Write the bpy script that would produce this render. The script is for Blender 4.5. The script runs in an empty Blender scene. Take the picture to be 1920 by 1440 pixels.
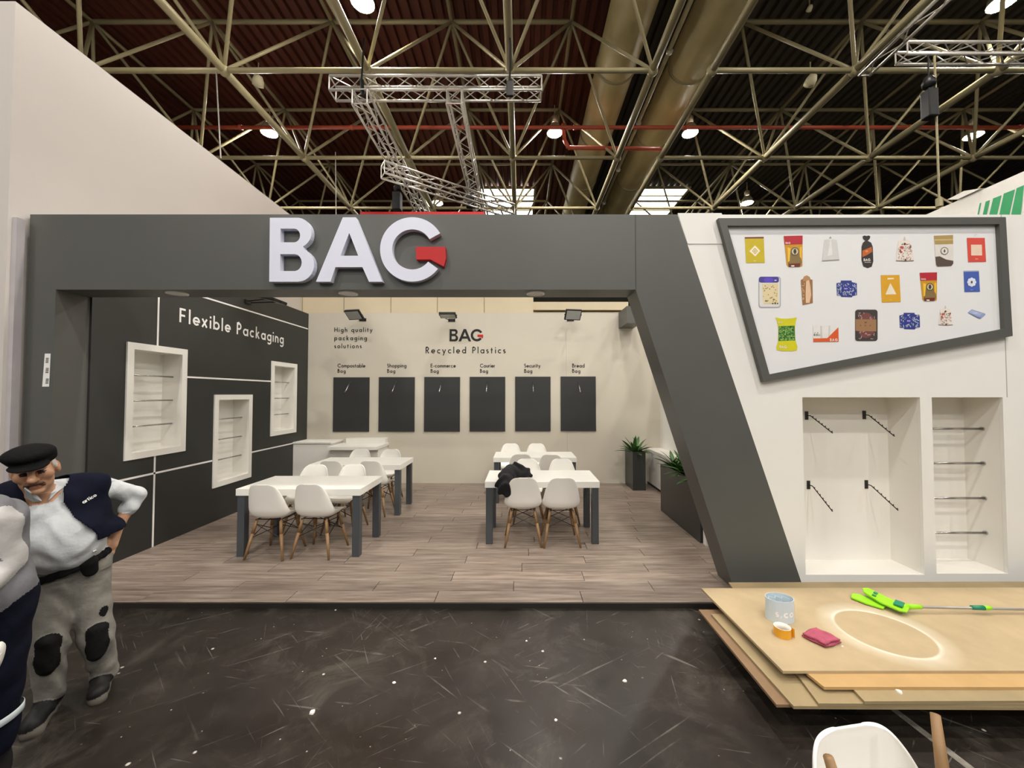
import bpy, bmesh, math, random
import numpy as np
from mathutils import Vector, Matrix
from mathutils.bvhtree import BVHTree

# ------------------------------------------------------------------ camera, world, exposure
SC = bpy.context.scene
COL = SC.collection
EYE = 1.84                       # camera height above the hall floor
FPX = 725.0                      # focal length in pixels of the 1920 wide frame
CX, CY = 977.0, 720.0            # optical axis in the frame
PITCH = math.radians(1.5)

cam_data = bpy.data.cameras.new('camera')
cam_data.sensor_fit = 'HORIZONTAL'
cam_data.sensor_width = 36.0
cam_data.lens = 36.0 * FPX / 1920.0
cam_data.shift_x = -(CX - 960.0) / 1920.0
cam_data.clip_start = 0.05
cam_data.clip_end = 200.0
cam = bpy.data.objects.new('camera', cam_data)
COL.objects.link(cam)
cam.location = (0, 0, EYE)
cam.rotation_euler = (math.pi / 2 + PITCH, 0, 0)
SC.camera = cam

world = bpy.data.worlds.new('hall_air')
SC.world = world
world.use_nodes = True
world.node_tree.nodes['Background'].inputs[0].default_value = (1.0, 0.98, 0.95, 1)
world.node_tree.nodes['Background'].inputs[1].default_value = 0.42

SC.view_settings.view_transform = 'Standard'
SC.view_settings.look = 'None'
SC.view_settings.exposure = -0.18
SC.view_settings.gamma = 1.0
SC.view_settings.use_curve_mapping = False
SC.cycles.use_denoising = True

LAMP_W = 500.0                   # watts of each hall lamp
LAMP_COL = (1.0, 0.965, 0.915)

random.seed(7)
np.random.seed(7)

# ------------------------------------------------------------------ measuring helpers
def ray(px, py):
    u, v = (px - CX) / FPX, (CY - py) / FPX
    c, s = math.cos(PITCH), math.sin(PITCH)
    return Vector((u, c - v * s, s + v * c))

def at(px, py, Y=None, Z=None, X=None):
    d = ray(px, py)
    if Y is not None: k = Y / d.y
    elif Z is not None: k = (Z - EYE) / d.z
    else: k = X / d.x
    return Vector((d.x * k, d.y * k, EYE + d.z * k))

# ------------------------------------------------------------------ materials
def lin(c):
    c = c / 255.0
    return c / 12.92 if c <= 0.04045 else ((c + 0.055) / 1.055) ** 2.4

MATS = {}
def mat(name, rgb, rough=0.5, metal=0.0, var=0.06, scale=6.0, bump=0.0, bscale=60.0, spec=0.5, emit=None):
    if name in MATS: return MATS[name]
    m = bpy.data.materials.new(name); m.use_nodes = True
    nt = m.node_tree; b = nt.nodes['Principled BSDF']
    base = tuple(lin(c) for c in rgb)
    tc = nt.nodes.new('ShaderNodeTexCoord')
    no = nt.nodes.new('ShaderNodeTexNoise'); no.inputs['Scale'].default_value = scale; no.inputs['Detail'].default_value = 4
    nt.links.new(tc.outputs['Object'], no.inputs['Vector'])
    rp = nt.nodes.new('ShaderNodeValToRGB')
    rp.color_ramp.elements[0].position = 0.3; rp.color_ramp.elements[1].position = 0.7
    rp.color_ramp.elements[0].color = tuple(c * (1 - var) for c in base) + (1,)
    rp.color_ramp.elements[1].color = tuple(min(1, c * (1 + var)) for c in base) + (1,)
    nt.links.new(no.outputs['Fac'], rp.inputs['Fac'])
    nt.links.new(rp.outputs['Color'], b.inputs['Base Color'])
    b.inputs['Roughness'].default_value = rough
    b.inputs['Metallic'].default_value = metal
    b.inputs['Specular IOR Level'].default_value = spec
    if bump:
        n2 = nt.nodes.new('ShaderNodeTexNoise'); n2.inputs['Scale'].default_value = bscale
        bp = nt.nodes.new('ShaderNodeBump'); bp.inputs['Strength'].default_value = bump; bp.inputs['Distance'].default_value = 0.01
        nt.links.new(tc.outputs['Object'], n2.inputs['Vector'])
        nt.links.new(n2.outputs['Fac'], bp.inputs['Height'])
        nt.links.new(bp.outputs['Normal'], b.inputs['Normal'])
    if emit:
        b.inputs['Emission Color'].default_value = tuple(emit[0]) + (1,)
        b.inputs['Emission Strength'].default_value = emit[1]
    MATS[name] = m
    return m

WHITE = mat('white_panel', (238, 236, 230), 0.45, var=0.02, scale=1.5)
BACKW = mat('back_wall_white', (206, 199, 183), 0.5, var=0.02, scale=1.5)
WHITE_IN = mat('white_laminate', (236, 233, 225), 0.4, var=0.02, scale=2)
TALLW = mat('pale_wall', (208, 201, 194), 0.6, var=0.03, scale=0.7)
CREAM = mat('cream_panel', (216, 202, 172), 0.6, var=0.02, scale=2)
DARK = mat('dark_grey_panel', (86, 86, 82), 0.42, var=0.04, scale=2)
DARKER = mat('charcoal_wall', (43, 44, 41), 0.5, var=0.05, scale=2)
BOARDBLK = mat('black_board', (46, 47, 47), 0.5, var=0.04)
LETTER_W = mat('letter_white', (226, 229, 244), 0.35, var=0.01)
RED = mat('sign_red', (192, 6, 10), 0.5, var=0.02)
INK = mat('black_vinyl', (22, 17, 14), 0.6, var=0.02)
VINYLW = mat('white_vinyl', (238, 236, 232), 0.5, var=0.01)
CHROME = mat('chrome', (190, 190, 188), 0.25, 1.0, var=0.02)
GUN = mat('gunmetal', (70, 68, 66), 0.4, 0.8)
BLACK = mat('black_metal', (22, 21, 20), 0.45, 0.3)
STEEL = mat('painted_steel', (150, 140, 106), 0.45, 0.12, var=0.12, scale=3)
ALU = mat('aluminium', (205, 200, 190), 0.35, 0.7, var=0.05)
DUCT = mat('duct_metal', (186, 172, 126), 0.5, 0.05, var=0.12, scale=1.6, bump=0.15, bscale=8)
PIPE = mat('red_pipe', (158, 66, 42), 0.5, var=0.06)
SHELL = mat('white_plastic', (243, 240, 232), 0.38, var=0.01)
WOOD = mat('leg_wood', (140, 108, 72), 0.5, var=0.16, scale=14)
TABLELEG = mat('table_leg_grey', (70, 74, 78), 0.45, var=0.04)
TABLETOP = mat('table_white', (244, 242, 234), 0.3, var=0.01)
PLANTER = mat('planter_dark', (52, 54, 52), 0.35, var=0.05)
LEAF = mat('leaf_green', (58, 96, 40), 0.4, var=0.35, scale=9)
SOIL = mat('soil', (40, 30, 22), 0.9, var=0.3, scale=30)
GLASS_GREY = mat('flood_glass', (176, 176, 172), 0.25, var=0.03)
DISC = mat('frosted_disc', (214, 212, 206), 0.4, var=0.02)
TRIMGREY = mat('lilac_edge', (182, 176, 178), 0.5)
GREEN = mat('print_green', (40, 150, 92), 0.5, var=0.05)
PALEGREEN = mat('print_pale_green', (186, 226, 200), 0.5)

# ------------------------------------------------------------------ mesh builder
class MB:
    def __init__(s): s.v, s.f, s.mi, s.m = [], [], [], 0
    def add(s, vs, fs):
        o = len(s.v); s.v += [tuple(v) for v in vs]
        for f in fs: s.f.append(tuple(i + o for i in f)); s.mi.append(s.m)
        return s
    def box(s, x0, x1, y0, y1, z0, z1):
        x0, x1 = min(x0, x1), max(x0, x1); y0, y1 = min(y0, y1), max(y0, y1); z0, z1 = min(z0, z1), max(z0, z1)
        vs = [(x0,y0,z0),(x1,y0,z0),(x1,y1,z0),(x0,y1,z0),(x0,y0,z1),(x1,y0,z1),(x1,y1,z1),(x0,y1,z1)]
        return s.add(vs, [(0,3,2,1),(4,5,6,7),(0,1,5,4),(1,2,6,5),(2,3,7,6),(3,0,4,7)])
    def obox(s, c, size, R):
        h = [a / 2 for a in size]; vs = []
        for z in (-1, 1):
            for x, y in ((-1,-1),(1,-1),(1,1),(-1,1)):
                vs.append(Vector(c) + R @ Vector((x*h[0], y*h[1], z*h[2])))
        return s.add(vs, [(0,3,2,1),(4,5,6,7),(0,1,5,4),(1,2,6,5),(2,3,7,6),(3,0,4,7)])
    def tube(s, p, q, r, r2=None, n=8, cap=True):
        p, q = Vector(p), Vector(q); r2 = r if r2 is None else r2
        d = (q - p).normalized(); a = d.orthogonal().normalized(); b = d.cross(a)
        vs = []
        for i in range(n):
            t = 2 * math.pi * i / n; w = a * math.cos(t) + b * math.sin(t)
            vs.append(p + w * r); vs.append(q + w * r2)
        fs = [(2*i, 2*((i+1) % n), 2*((i+1) % n)+1, 2*i+1) for i in range(n)]
        if cap:
            fs.append(tuple(2*i for i in reversed(range(n)))); fs.append(tuple(2*i+1 for i in range(n)))
        return s.add(vs, fs)
    def path(s, pts, r, n=8):
        for i in range(len(pts) - 1): s.tube(pts[i], pts[i+1], r, n=n)
        return s
    def lathe(s, c, prof, n=20, axis=(0,0,1)):
        c = Vector(c); d = Vector(axis).normalized(); a = d.orthogonal().normalized(); b = d.cross(a)
        vs = []; k = len(prof)
        for i in range(n):
            t = 2 * math.pi * i / n; w = a * math.cos(t) + b * math.sin(t)
            for r, z in prof: vs.append(c + w * r + d * z)
        fs = []
        for i in range(n):
            j = (i + 1) % n
            for m in range(k - 1): fs.append((i*k+m, j*k+m, j*k+m+1, i*k+m+1))
        return s.add(vs, fs)
    def prism(s, poly, fn, d0, d1):
        """poly 2D points, fn(u, v, d) -> 3D"""
        n = len(poly)
        vs = [fn(u, v, d0) for u, v in poly] + [fn(u, v, d1) for u, v in poly]
        fs = [tuple(range(n)), tuple(range(2*n-1, n-1, -1))] + [(i, i+n, (i+1) % n + n, (i+1) % n) for i in range(n)]
        return s.add(vs, fs)
    def poly(s, pts): return s.add(pts, [tuple(range(len(pts)))])
    def build(s, name, mats, parent=None, smooth=False, world=True, bevel=0, recalc=True):
        me = bpy.data.meshes.new(name)
        off = Vector((0,0,0))
        if parent is not None and world:
            p = parent
            while p is not None: off += p.location; p = p.parent
        me.from_pydata([tuple(Vector(v) - off) for v in s.v], [], s.f)
        if not isinstance(mats, (list, tuple)): mats = [mats]
        for m in mats: me.materials.append(m)
        me.polygons.foreach_set('material_index', s.mi)
        if recalc:
            bm = bmesh.new(); bm.from_mesh(me); bmesh.ops.recalc_face_normals(bm, faces=bm.faces); bm.to_mesh(me); bm.free()
        if smooth: me.polygons.foreach_set('use_smooth', [True] * len(me.polygons))
        o = bpy.data.objects.new(name, me); COL.objects.link(o)
        if parent is not None: o.parent = parent
        if bevel:
            bv = o.modifiers.new('edge', 'BEVEL'); bv.width = bevel; bv.segments = 2; bv.limit_method = 'ANGLE'
        return o

def tag(o, label, cat, group=None):
    o['label'] = label; o['category'] = cat
    if group: o['group'] = group
    return o
def struct(o, label=None):
    o['kind'] = 'structure'
    if label: o['label'] = label
    return o
def empty(name, loc, rz=0):
    o = bpy.data.objects.new(name, None); COL.objects.link(o)
    o.location = loc; o.rotation_euler = (0, 0, rz); o.empty_display_size = 0.1
    return o
def thing(name, label, cat, loc=(0,0,0), rz=0, group=None): return tag(empty(name, loc, rz), label, cat, group)
def copy_tree(o, parent=None):
    c = o.copy(); COL.objects.link(c); c.parent = parent
    for ch in list(o.children): copy_tree(ch, c)
    return c

def plate(name, loops, fn, thick, material, parent=None, world=True):
    """flat shape with holes; loops of 2D points, fn(u, v, d) -> 3D with d from 0 (front) to thick"""
    cu = bpy.data.curves.new(name, 'CURVE'); cu.dimensions = '2D'; cu.fill_mode = 'BOTH'; cu.extrude = 0.5
    for lp in loops:
        sp = cu.splines.new('POLY'); sp.points.add(len(lp) - 1)
        for p, q in zip(sp.points, lp): p.co = (q[0], q[1], 0, 1)
        sp.use_cyclic_u = True
    tmp = bpy.data.objects.new(name + '_tmp', cu); COL.objects.link(tmp)
    dg = bpy.context.evaluated_depsgraph_get(); dg.update()
    me0 = bpy.data.meshes.new_from_object(tmp.evaluated_get(dg))
    vs = [fn(v.co.x, v.co.y, (0.5 - v.co.z) * thick) for v in me0.vertices]
    fs = [tuple(p.vertices) for p in me0.polygons]
    bpy.data.objects.remove(tmp); bpy.data.curves.remove(cu); bpy.data.meshes.remove(me0)
    mb = MB(); mb.add(vs, fs)
    return mb.build(name, material, parent, world=world)

# ------------------------------------------------------------------ geometric sans lettering
T_, B_, X_ = 0.935, 0.065, 0.555
def _arc(cx, cy, rx, ry, a0, a1, n=14):
    return [(cx + rx*math.cos(math.radians(a0+(a1-a0)*i/n)), cy + ry*math.sin(math.radians(a0+(a1-a0)*i/n))) for i in range(n+1)]
def _o(cx=.31): return _arc(cx, .31, .245, .245, 0, 360, 24)
def _S(h, w, cx):
    r = h / 4 - .03
    return _arc(cx, h - .065 - r, w, r, 35, 270, 10) + _arc(cx, .065 + r, w, r, 90, -145, 10)[1:]
G = {
 'A': [[(.0,0),(.34,1)],[(.34,1),(.68,0)],[(.13,.33),(.55,.33)]],
 'B': [[(.065,0),(.065,1)], [(.065,T_),(.25,T_)]+_arc(.25,.745,.18,.19,90,-90)+[(.065,.555)], [(.25,.555)]+_arc(.27,.31,.23,.245,90,-90)+[(.065,B_)]],
 'C': [_arc(.5,.5,.435,.435,42,318,24)], 'E': [[(.065,0),(.065,1)],[(.065,T_),(.5,T_)],[(.065,.5),(.46,.5)],[(.065,B_),(.5,B_)]],
 'F': [[(.065,0),(.065,1)],[(.065,T_),(.48,T_)],[(.065,.5),(.44,.5)]], 'G': [_arc(.5,.5,.435,.435,42,360,26),[(.935,.5),(.55,.5)]],
 'H': [[(.065,0),(.065,1)],[(.62,0),(.62,1)],[(.065,.5),(.62,.5)]],
 'P': [[(.065,0),(.065,1)], [(.065,T_),(.24,T_)]+_arc(.24,.70,.22,.235,90,-90)+[(.065,.465)]],
 'R': [[(.065,0),(.065,1)], [(.065,T_),(.24,T_)]+_arc(.24,.71,.21,.225,90,-90)+[(.065,.485)], [(.2,.485),(.5,0)]],
 'S': [_S(1.0,.185,.25)], '-': [[(0,.33),(.26,.33)]], '.': [[(.0,.07),(.13,.07)]],
 'a': [_o(),[(.555,0),(.555,.62)]], 'b': [_o(),[(.065,0),(.065,1.05)]], 'c': [_arc(.31,.31,.245,.245,48,312,18)],
 'd': [_o(),[(.555,0),(.555,1.05)]], 'e': [[(.07,.3),(.555,.3)]+_arc(.31,.31,.245,.245,0,318,20)],
 'g': [_o(),[(.555,.62),(.555,-.1)]+_arc(.31,-.08,.245,.19,0,-150,12)],
 'h': [[(.065,0),(.065,1.05)], [(.065,.3)]+_arc(.26,.34,.195,.215,180,0,12)+[(.455,0)]],
 'i': [[(.065,0),(.065,.62)],[(.065,.78),(.065,.93)]], 'k': [[(.065,0),(.065,1.05)],[(.08,.28),(.42,.62)],[(.18,.37),(.45,0)]],
 'l': [[(.065,0),(.065,1.05)]],
 'm': [[(.065,0),(.065,.62)],[(.065,.3)]+_arc(.22,.36,.155,.195,180,0,10)+[(.375,0)],[(.375,.3)]+_arc(.53,.36,.155,.195,180,0,10)+[(.685,0)]],
 'n': [[(.065,0),(.065,.62)],[(.065,.3)]+_arc(.26,.34,.195,.215,180,0,12)+[(.455,0)]],
 'o': [_o()], 'p': [_o(),[(.065,.62),(.065,-.34)]], 'q': [_o(),[(.555,.62),(.555,-.34)]],
 'r': [[(.065,0),(.065,.62)],[(.065,.32)]+_arc(.24,.36,.175,.195,180,75,8)],
 's': [_S(.62,.125,.18)], 't': [[(.16,0),(.16,.86)],[(.0,.555),(.32,.555)]],
 'u': [[(.065,.62),(.065,.28)]+_arc(.26,.26,.195,.195,180,360,12)+[(.455,.62)]],
 'x': [[(.0,0),(.42,.62)],[(.42,0),(.0,.62)]], 'y': [[(.0,.62),(.235,.06)],[(.48,.62),(.1,-.34)]],
 'I': [[(.065,0),(.065,1)]], 'T': [[(.25,0),(.25,1)],[(0,T_),(.5,T_)]], 'O': [_arc(.5,.5,.435,.435,0,360,28)], 'L': [[(.065,1),(.065,B_),(.42,B_)]],
 '0': [_arc(.27,.5,.205,.435,0,360,24)], '1': [[(.2,0),(.2,1)],[(.2,1),(.03,.85)]],
}
def ribbon(pts, w):
    out = []
    P = [Vector(p) for p in pts]; n = len(P); closed = (P[0] - P[-1]).length < 1e-4
    if closed: P = P[:-1]; n -= 1
    L, R = [], []
    for i in range(n):
        a = P[(i-1) % n] if (closed or i > 0) else None
        b = P[(i+1) % n] if (closed or i < n-1) else None
        d1 = (P[i]-a).normalized() if a is not None else None
        d2 = (b-P[i]).normalized() if b is not None else None
        if d1 is None: d1 = d2
        if d2 is None: d2 = d1
        n1 = Vector((-d1.y, d1.x)); n2 = Vector((-d2.y, d2.x)); m = n1 + n2
        m = m / max(0.35, m.length_squared / 2) if m.length > 1e-6 else n1
        L.append(P[i] + m * w / 2); R.append(P[i] - m * w / 2)
    for i in range(n if closed else n-1):
        j = (i+1) % n
        out.append([R[i], R[j], L[j], L[i]])
    return out
def text_quads(txt, cap, width=None, weight=.13, gap=.15, space=.34):
    items, x = [], 0.0; nlet = 0; nsp = []
    for ch in txt:
        if ch == ' ': x += space; nsp.append(nlet); continue
        g = G[ch]; mx = max(p[0] for st in g for p in st) + .065
        items.append((ch, x, nlet)); x += mx + gap; nlet += 1
    total = (x - gap)
    extra = 0.0; sx = 1.0
    if width is not None:
        need = width / cap - total
        extra = need / max(1, nlet - 1 + 2.2 * len(nsp))
        if extra < -0.10: sx = (width / cap) / (total - .10 * (nlet - 1)); extra = -.10
    quads = []
    for ch, gx, k in items:
        for st in G[ch]:
            for q in ribbon(st, weight):
                quads.append([((p[0] + gx + (k + 2.2 * sum(1 for n_ in nsp if n_ <= k)) * extra) * cap * sx, p[1] * cap) for p in q])
    return quads
def lettering(name, txt, material, parent, org, u, v, cap, width=None, weight=.13, label=None, **kw):
    mb = MB(); org, u, v = Vector(org), Vector(u), Vector(v); nrm = u.cross(v).normalized()
    for k, q in enumerate(text_quads(txt, cap, width, weight, **kw)):
        mb.poly([org + u*p[0] + v*p[1] + nrm * 0.0001 * (k % 5) for p in q])
    o = mb.build(name, material, parent, recalc=False)
    if label: o['label'] = label
    return o

# the BAG mark, drawn in the pixel grid of the sign (x right, y down), front face
LOGO_B = [(131,92),(395,92)] + [(395+140*math.sin(t)*0.93, 233-141*math.cos(t)) for t in np.linspace(0.1, 2.75, 12)] + \
         [(395+155*math.sin(t), 538-160*math.cos(t)) for t in np.linspace(0.42, math.pi, 12)] + [(125,698)]
LOGO_B1 = [(232,195),(360,195)] + [(360+58*math.sin(t), 260-65*math.cos(t)) for t in np.linspace(0.1, math.pi-0.1, 9)] + [(360,325),(232,325)]
LOGO_B2 = [(229,437),(365,437)] + [(365+68*math.sin(t), 517-80*math.cos(t)) for t in np.linspace(0.1, math.pi-0.1, 9)] + [(365,597),(229,597)]
LOGO_A = [(822,88),(945,88),(1197,698),(1070,698),(1008,560),(752,560),(706,698),(568,698)]
LOGO_A1 = [(883,235),(968,452),(800,452)]
_a0, _a1 = math.radians(30), math.radians(323)
LOGO_G = [(1480+305*math.cos(t), 392-305*math.sin(t)) for t in np.linspace(_a0, _a1, 48)] + [(1480+190*math.cos(t), 392-190*math.sin(t)) for t in np.linspace(_a1-.01, _a0+.01, 40)]
LOGO_R = [(1510,362),(1790,362),(1796,470),(1776,550),(1650,482),(1515,482)]
LOGO = [('letter_b', [LOGO_B, LOGO_B1, LOGO_B2], 0), ('letter_a', [LOGO_A, LOGO_A1], 0), ('letter_g', [LOGO_G], 0), ('red_flag', [LOGO_R], 1)]

# ------------------------------------------------------------------ special surface materials
def hall_floor_mat():
    m = bpy.data.materials.new('hall_floor'); m.use_nodes = True; nt = m.node_tree; b = nt.nodes['Principled BSDF']
    N, L = nt.nodes.new, nt.links.new
    tc = N('ShaderNodeTexCoord')
    def noise(scale, detail=6, rough=.6, dist=0.0, mp=None):
        n = N('ShaderNodeTexNoise'); n.inputs['Scale'].default_value = scale; n.inputs['Detail'].default_value = detail
        n.inputs['Roughness'].default_value = rough; n.inputs['Distortion'].default_value = dist
        if mp:
            r_ = N('ShaderNodeMapping'); r_.inputs['Rotation'].default_value = (0, 0, mp[0])
            k = N('ShaderNodeMapping'); k.inputs['Scale'].default_value = mp[1]
            L(tc.outputs['Object'], r_.inputs['Vector']); L(r_.outputs['Vector'], k.inputs['Vector']); L(k.outputs['Vector'], n.inputs['Vector'])
        else: L(tc.outputs['Object'], n.inputs['Vector'])
        return n.outputs['Fac']
    def ramp(fac, p0, p1, c0=(0,0,0,1), c1=(1,1,1,1)):
        r = N('ShaderNodeValToRGB'); r.color_ramp.elements[0].position = p0; r.color_ramp.elements[1].position = p1
        r.color_ramp.elements[0].color = c0; r.color_ramp.elements[1].color = c1; L(fac, r.inputs['Fac']); return r.outputs['Color']
    def mix(f, a, c):
        x = N('ShaderNodeMix'); x.data_type = 'RGBA'; L(f, x.inputs[0])
        if isinstance(a, tuple): x.inputs[6].default_value = a
        else: L(a, x.inputs[6])
        x.inputs[7].default_value = c; return x.outputs[2]
    def mul(a, c):
        x = N('ShaderNodeMath'); x.operation = 'MULTIPLY'; L(a, x.inputs[0])
        if isinstance(c, float): x.inputs[1].default_value = c
        else: L(c, x.inputs[1])
        return x.outputs[0]
    base = ramp(noise(1.3), .35, .7, (.013, .0100, .0080, 1), (.028, .0215, .0165, 1))
    dust = mul(mul(ramp(noise(2.4, 9, .74, .8), .48, .74), ramp(noise(0.9), .40, .64)), 0.36)
    c = mix(dust, base, (.25, .23, .19, 1))
    for i, (rot, sc, lo) in enumerate(((.7, (1.3, 40, 1), .66), (-.55, (.9, 46, 1), .67), (1.75, (.8, 60, 1), .68), (.15, (1.6, 30, 1), .68), (1.05, (.7, 70, 1), .68), (2.5, (2.0, 34, 1), .67))):
        f = mul(ramp(noise(1.0, 3, .5, .5, (rot, sc)), lo, lo + .04), ramp(noise(2.3 + i), .46, .60))
        c = mix(mul(f, 0.25), c, (.36, .34, .29, 1))
    vo = N('ShaderNodeTexVoronoi'); vo.inputs['Scale'].default_value = 5.5; L(tc.outputs['Object'], vo.inputs['Vector'])
    sp = mul(ramp(vo.outputs['Distance'], .035, .065, (1,1,1,1), (0,0,0,1)), ramp(noise(5), .47, .53))
    c = mix(sp, c, (.55, .52, .46, 1))
    vo2 = N('ShaderNodeTexVoronoi'); vo2.inputs['Scale'].default_value = 17; L(tc.outputs['Object'], vo2.inputs['Vector'])
    sp2 = mul(ramp(vo2.outputs['Distance'], .05, .09, (1,1,1,1), (0,0,0,1)), ramp(noise(3.1), .55, .6))
    c = mix(sp2, c, (.42, .40, .35, 1))
    L(c, b.inputs['Base Color'])
    L(ramp(noise(2.6, 5), .3, .75, (.30,.30,.30,1), (.52,.52,.52,1)), b.inputs['Roughness'])
    b.inputs['Specular IOR Level'].default_value = 0.3
    return m

def plank_mat():
    m = bpy.data.materials.new('laminate_plank'); m.use_nodes = True; nt = m.node_tree; b = nt.nodes['Principled BSDF']
    N, L = nt.nodes.new, nt.links.new
    tc = N('ShaderNodeTexCoord'); oi = N('ShaderNodeObjectInfo')
    ad = N('ShaderNodeVectorMath'); ad.operation = 'ADD'
    cb = N('ShaderNodeCombineXYZ')
    ml = N('ShaderNodeMath'); ml.operation = 'MULTIPLY'; ml.inputs[1].default_value = 37.0; L(oi.outputs['Random'], ml.inputs[0])
    L(ml.outputs[0], cb.inputs[0]); L(ml.outputs[0], cb.inputs[1])
    L(tc.outputs['Object'], ad.inputs[0]); L(cb.outputs[0], ad.inputs[1])
    mp = N('ShaderNodeMapping'); mp.inputs['Scale'].default_value = (1.1, 15, 1); L(ad.outputs[0], mp.inputs['Vector'])
    no = N('ShaderNodeTexNoise'); no.inputs['Scale'].default_value = 1.6; no.inputs['Detail'].default_value = 6; no.inputs['Roughness'].default_value = .62; L(mp.outputs[0], no.inputs['Vector'])
    rp = N('ShaderNodeValToRGB'); e = rp.color_ramp.elements
    e[0].position = .28; e[0].color = (lin(98), lin(86), lin(77), 1); e[1].position = .72; e[1].color = (lin(168), lin(154), lin(142), 1)
    k = e.new(.5); k.color = (lin(138), lin(123), lin(111), 1)
    L(no.outputs['Fac'], rp.inputs['Fac'])
    hv = N('ShaderNodeHueSaturation'); mr = N('ShaderNodeMapRange'); mr.inputs[3].default_value = .88; mr.inputs[4].default_value = 1.10
    L(oi.outputs['Random'], mr.inputs[0]); L(mr.outputs[0], hv.inputs['Value']); L(rp.outputs['Color'], hv.inputs['Color'])
    L(hv.outputs[0], b.inputs['Base Color']); b.inputs['Roughness'].default_value = .38; b.inputs['Specular IOR Level'].default_value = .4
    return m

def mdf_mat(name, rgb, ring=None):
    m = bpy.data.materials.new(name); m.use_nodes = True; nt = m.node_tree; b = nt.nodes['Principled BSDF']
    N, L = nt.nodes.new, nt.links.new
    tc = N('ShaderNodeTexCoord'); no = N('ShaderNodeTexNoise'); no.inputs['Scale'].default_value = 3.0; no.inputs['Detail'].default_value = 9; no.inputs['Roughness'].default_value = .6
    L(tc.outputs['Object'], no.inputs['Vector'])
    rp = N('ShaderNodeValToRGB'); base = [lin(c) for c in rgb]
    rp.color_ramp.elements[0].position = .3; rp.color_ramp.elements[0].color = (*[c*.9 for c in base], 1)
    rp.color_ramp.elements[1].position = .7; rp.color_ramp.elements[1].color = (*[min(1, c*1.09) for c in base], 1)
    L(no.outputs['Fac'], rp.inputs['Fac']); col = rp.outputs['Color']
    if ring:                                    # a ring of pale sanding dust left on the sheet
        (rx, ry), rr = ring
        sb = N('ShaderNodeVectorMath'); sb.operation = 'SUBTRACT'; sb.inputs[1].default_value = (rx, ry, 0); L(tc.outputs['Object'], sb.inputs[0])
        n3 = N('ShaderNodeTexNoise'); n3.inputs['Scale'].default_value = 5; L(tc.outputs['Object'], n3.inputs['Vector'])
        mu = N('ShaderNodeVectorMath'); mu.operation = 'MULTIPLY'; mu.inputs[1].default_value = (1, 1, 0); L(sb.outputs[0], mu.inputs[0])
        ln = N('ShaderNodeVectorMath'); ln.operation = 'LENGTH'; L(mu.outputs[0], ln.inputs[0])
        r2 = N('ShaderNodeValToRGB'); e = r2.color_ramp.elements
        e[0].position = rr - .012; e[0].color = (0,0,0,1); e[1].position = rr; e[1].color = (.8,.8,.8,1)
        k = e.new(rr + .02); k.color = (.36,.36,.36,1); k = e.new(rr + .11); k.color = (0,0,0,1)
        L(ln.outputs['Value'], r2.inputs['Fac'])
        mm = N('ShaderNodeMath'); mm.operation = 'MULTIPLY'; L(r2.outputs['Color'], mm.inputs[0])
        r3 = N('ShaderNodeMapRange'); r3.inputs[1].default_value = .3; r3.inputs[2].default_value = .6; r3.inputs[3].default_value = .5; L(n3.outputs['Fac'], r3.inputs[0]); L(r3.outputs[0], mm.inputs[1])
        mx = N('ShaderNodeMix'); mx.data_type = 'RGBA'; L(mm.outputs[0], mx.inputs[0]); L(col, mx.inputs[6]); mx.inputs[7].default_value = (.86, .82, .70, 1); col = mx.outputs[2]
    L(col, b.inputs['Base Color']); b.inputs['Roughness'].default_value = .6; b.inputs['Specular IOR Level'].default_value = .25
    return m

# ------------------------------------------------------------------ the place: key planes in metres
YP, YF, YB = 3.39, 3.60, 7.86      # platform edge, front of the portal, face of the back wall
YFB = YF + 0.29                    # back of the portal
XL, XT, XR = -4.34, -4.66, 2.82    # inner left wall, neighbour's tall wall, inner right wall
FZ, HB = 0.04, 3.50                # booth floor, booth height

# ---- hall floor
hall = MB().box(-32, 32, -14, 30, -0.10, 0.0).build('floor', hall_floor_mat())
struct(hall, 'dark scuffed hall floor with pale scratches in front of the stand')
tape = MB(); a, b_ = at(1660, 1318, Z=0.001), at(1835, 1452, Z=0.001)
w = Vector((0.022, -0.006, 0)); tape.poly([a - w, b_ - w, b_ + w, a + w]).build('tape_line', mat('worn_tape', (120, 114, 104), .7, var=.3, scale=20), hall)

# ---- roof: two halves of ribbed deck
ROOFZ = EYE + 10.45
def deck(name, x0, x1, rgb, label):
    mb = MB(); per = 0.30; x = x0; prof = []
    while x < x1:
        prof += [(x, 0), (x + per*.52, 0), (x + per*.62, .11), (x + per*.9, .11)]; x += per
    prof.append((x, 0))
    vs = []; n = len(prof)
    for y in (-14, 30):
        for px, pz in prof: vs.append((px, y, ROOFZ + pz))
    mb.add(vs, [(i, i+1, n+i+1, n+i) for i in range(n-1)])
    return struct(mb.build(name, mat('deck_%d' % rgb[0], rgb, .6, var=.12, scale=.6), recalc=False), label)
deck('ceiling', -32, 3.6, (90, 44, 31), 'red-brown ribbed roof deck above the left of the hall')
deck('ceiling', 3.6, 32, (64, 58, 50), 'dark grey-brown ribbed roof deck above the right of the hall')

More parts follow.
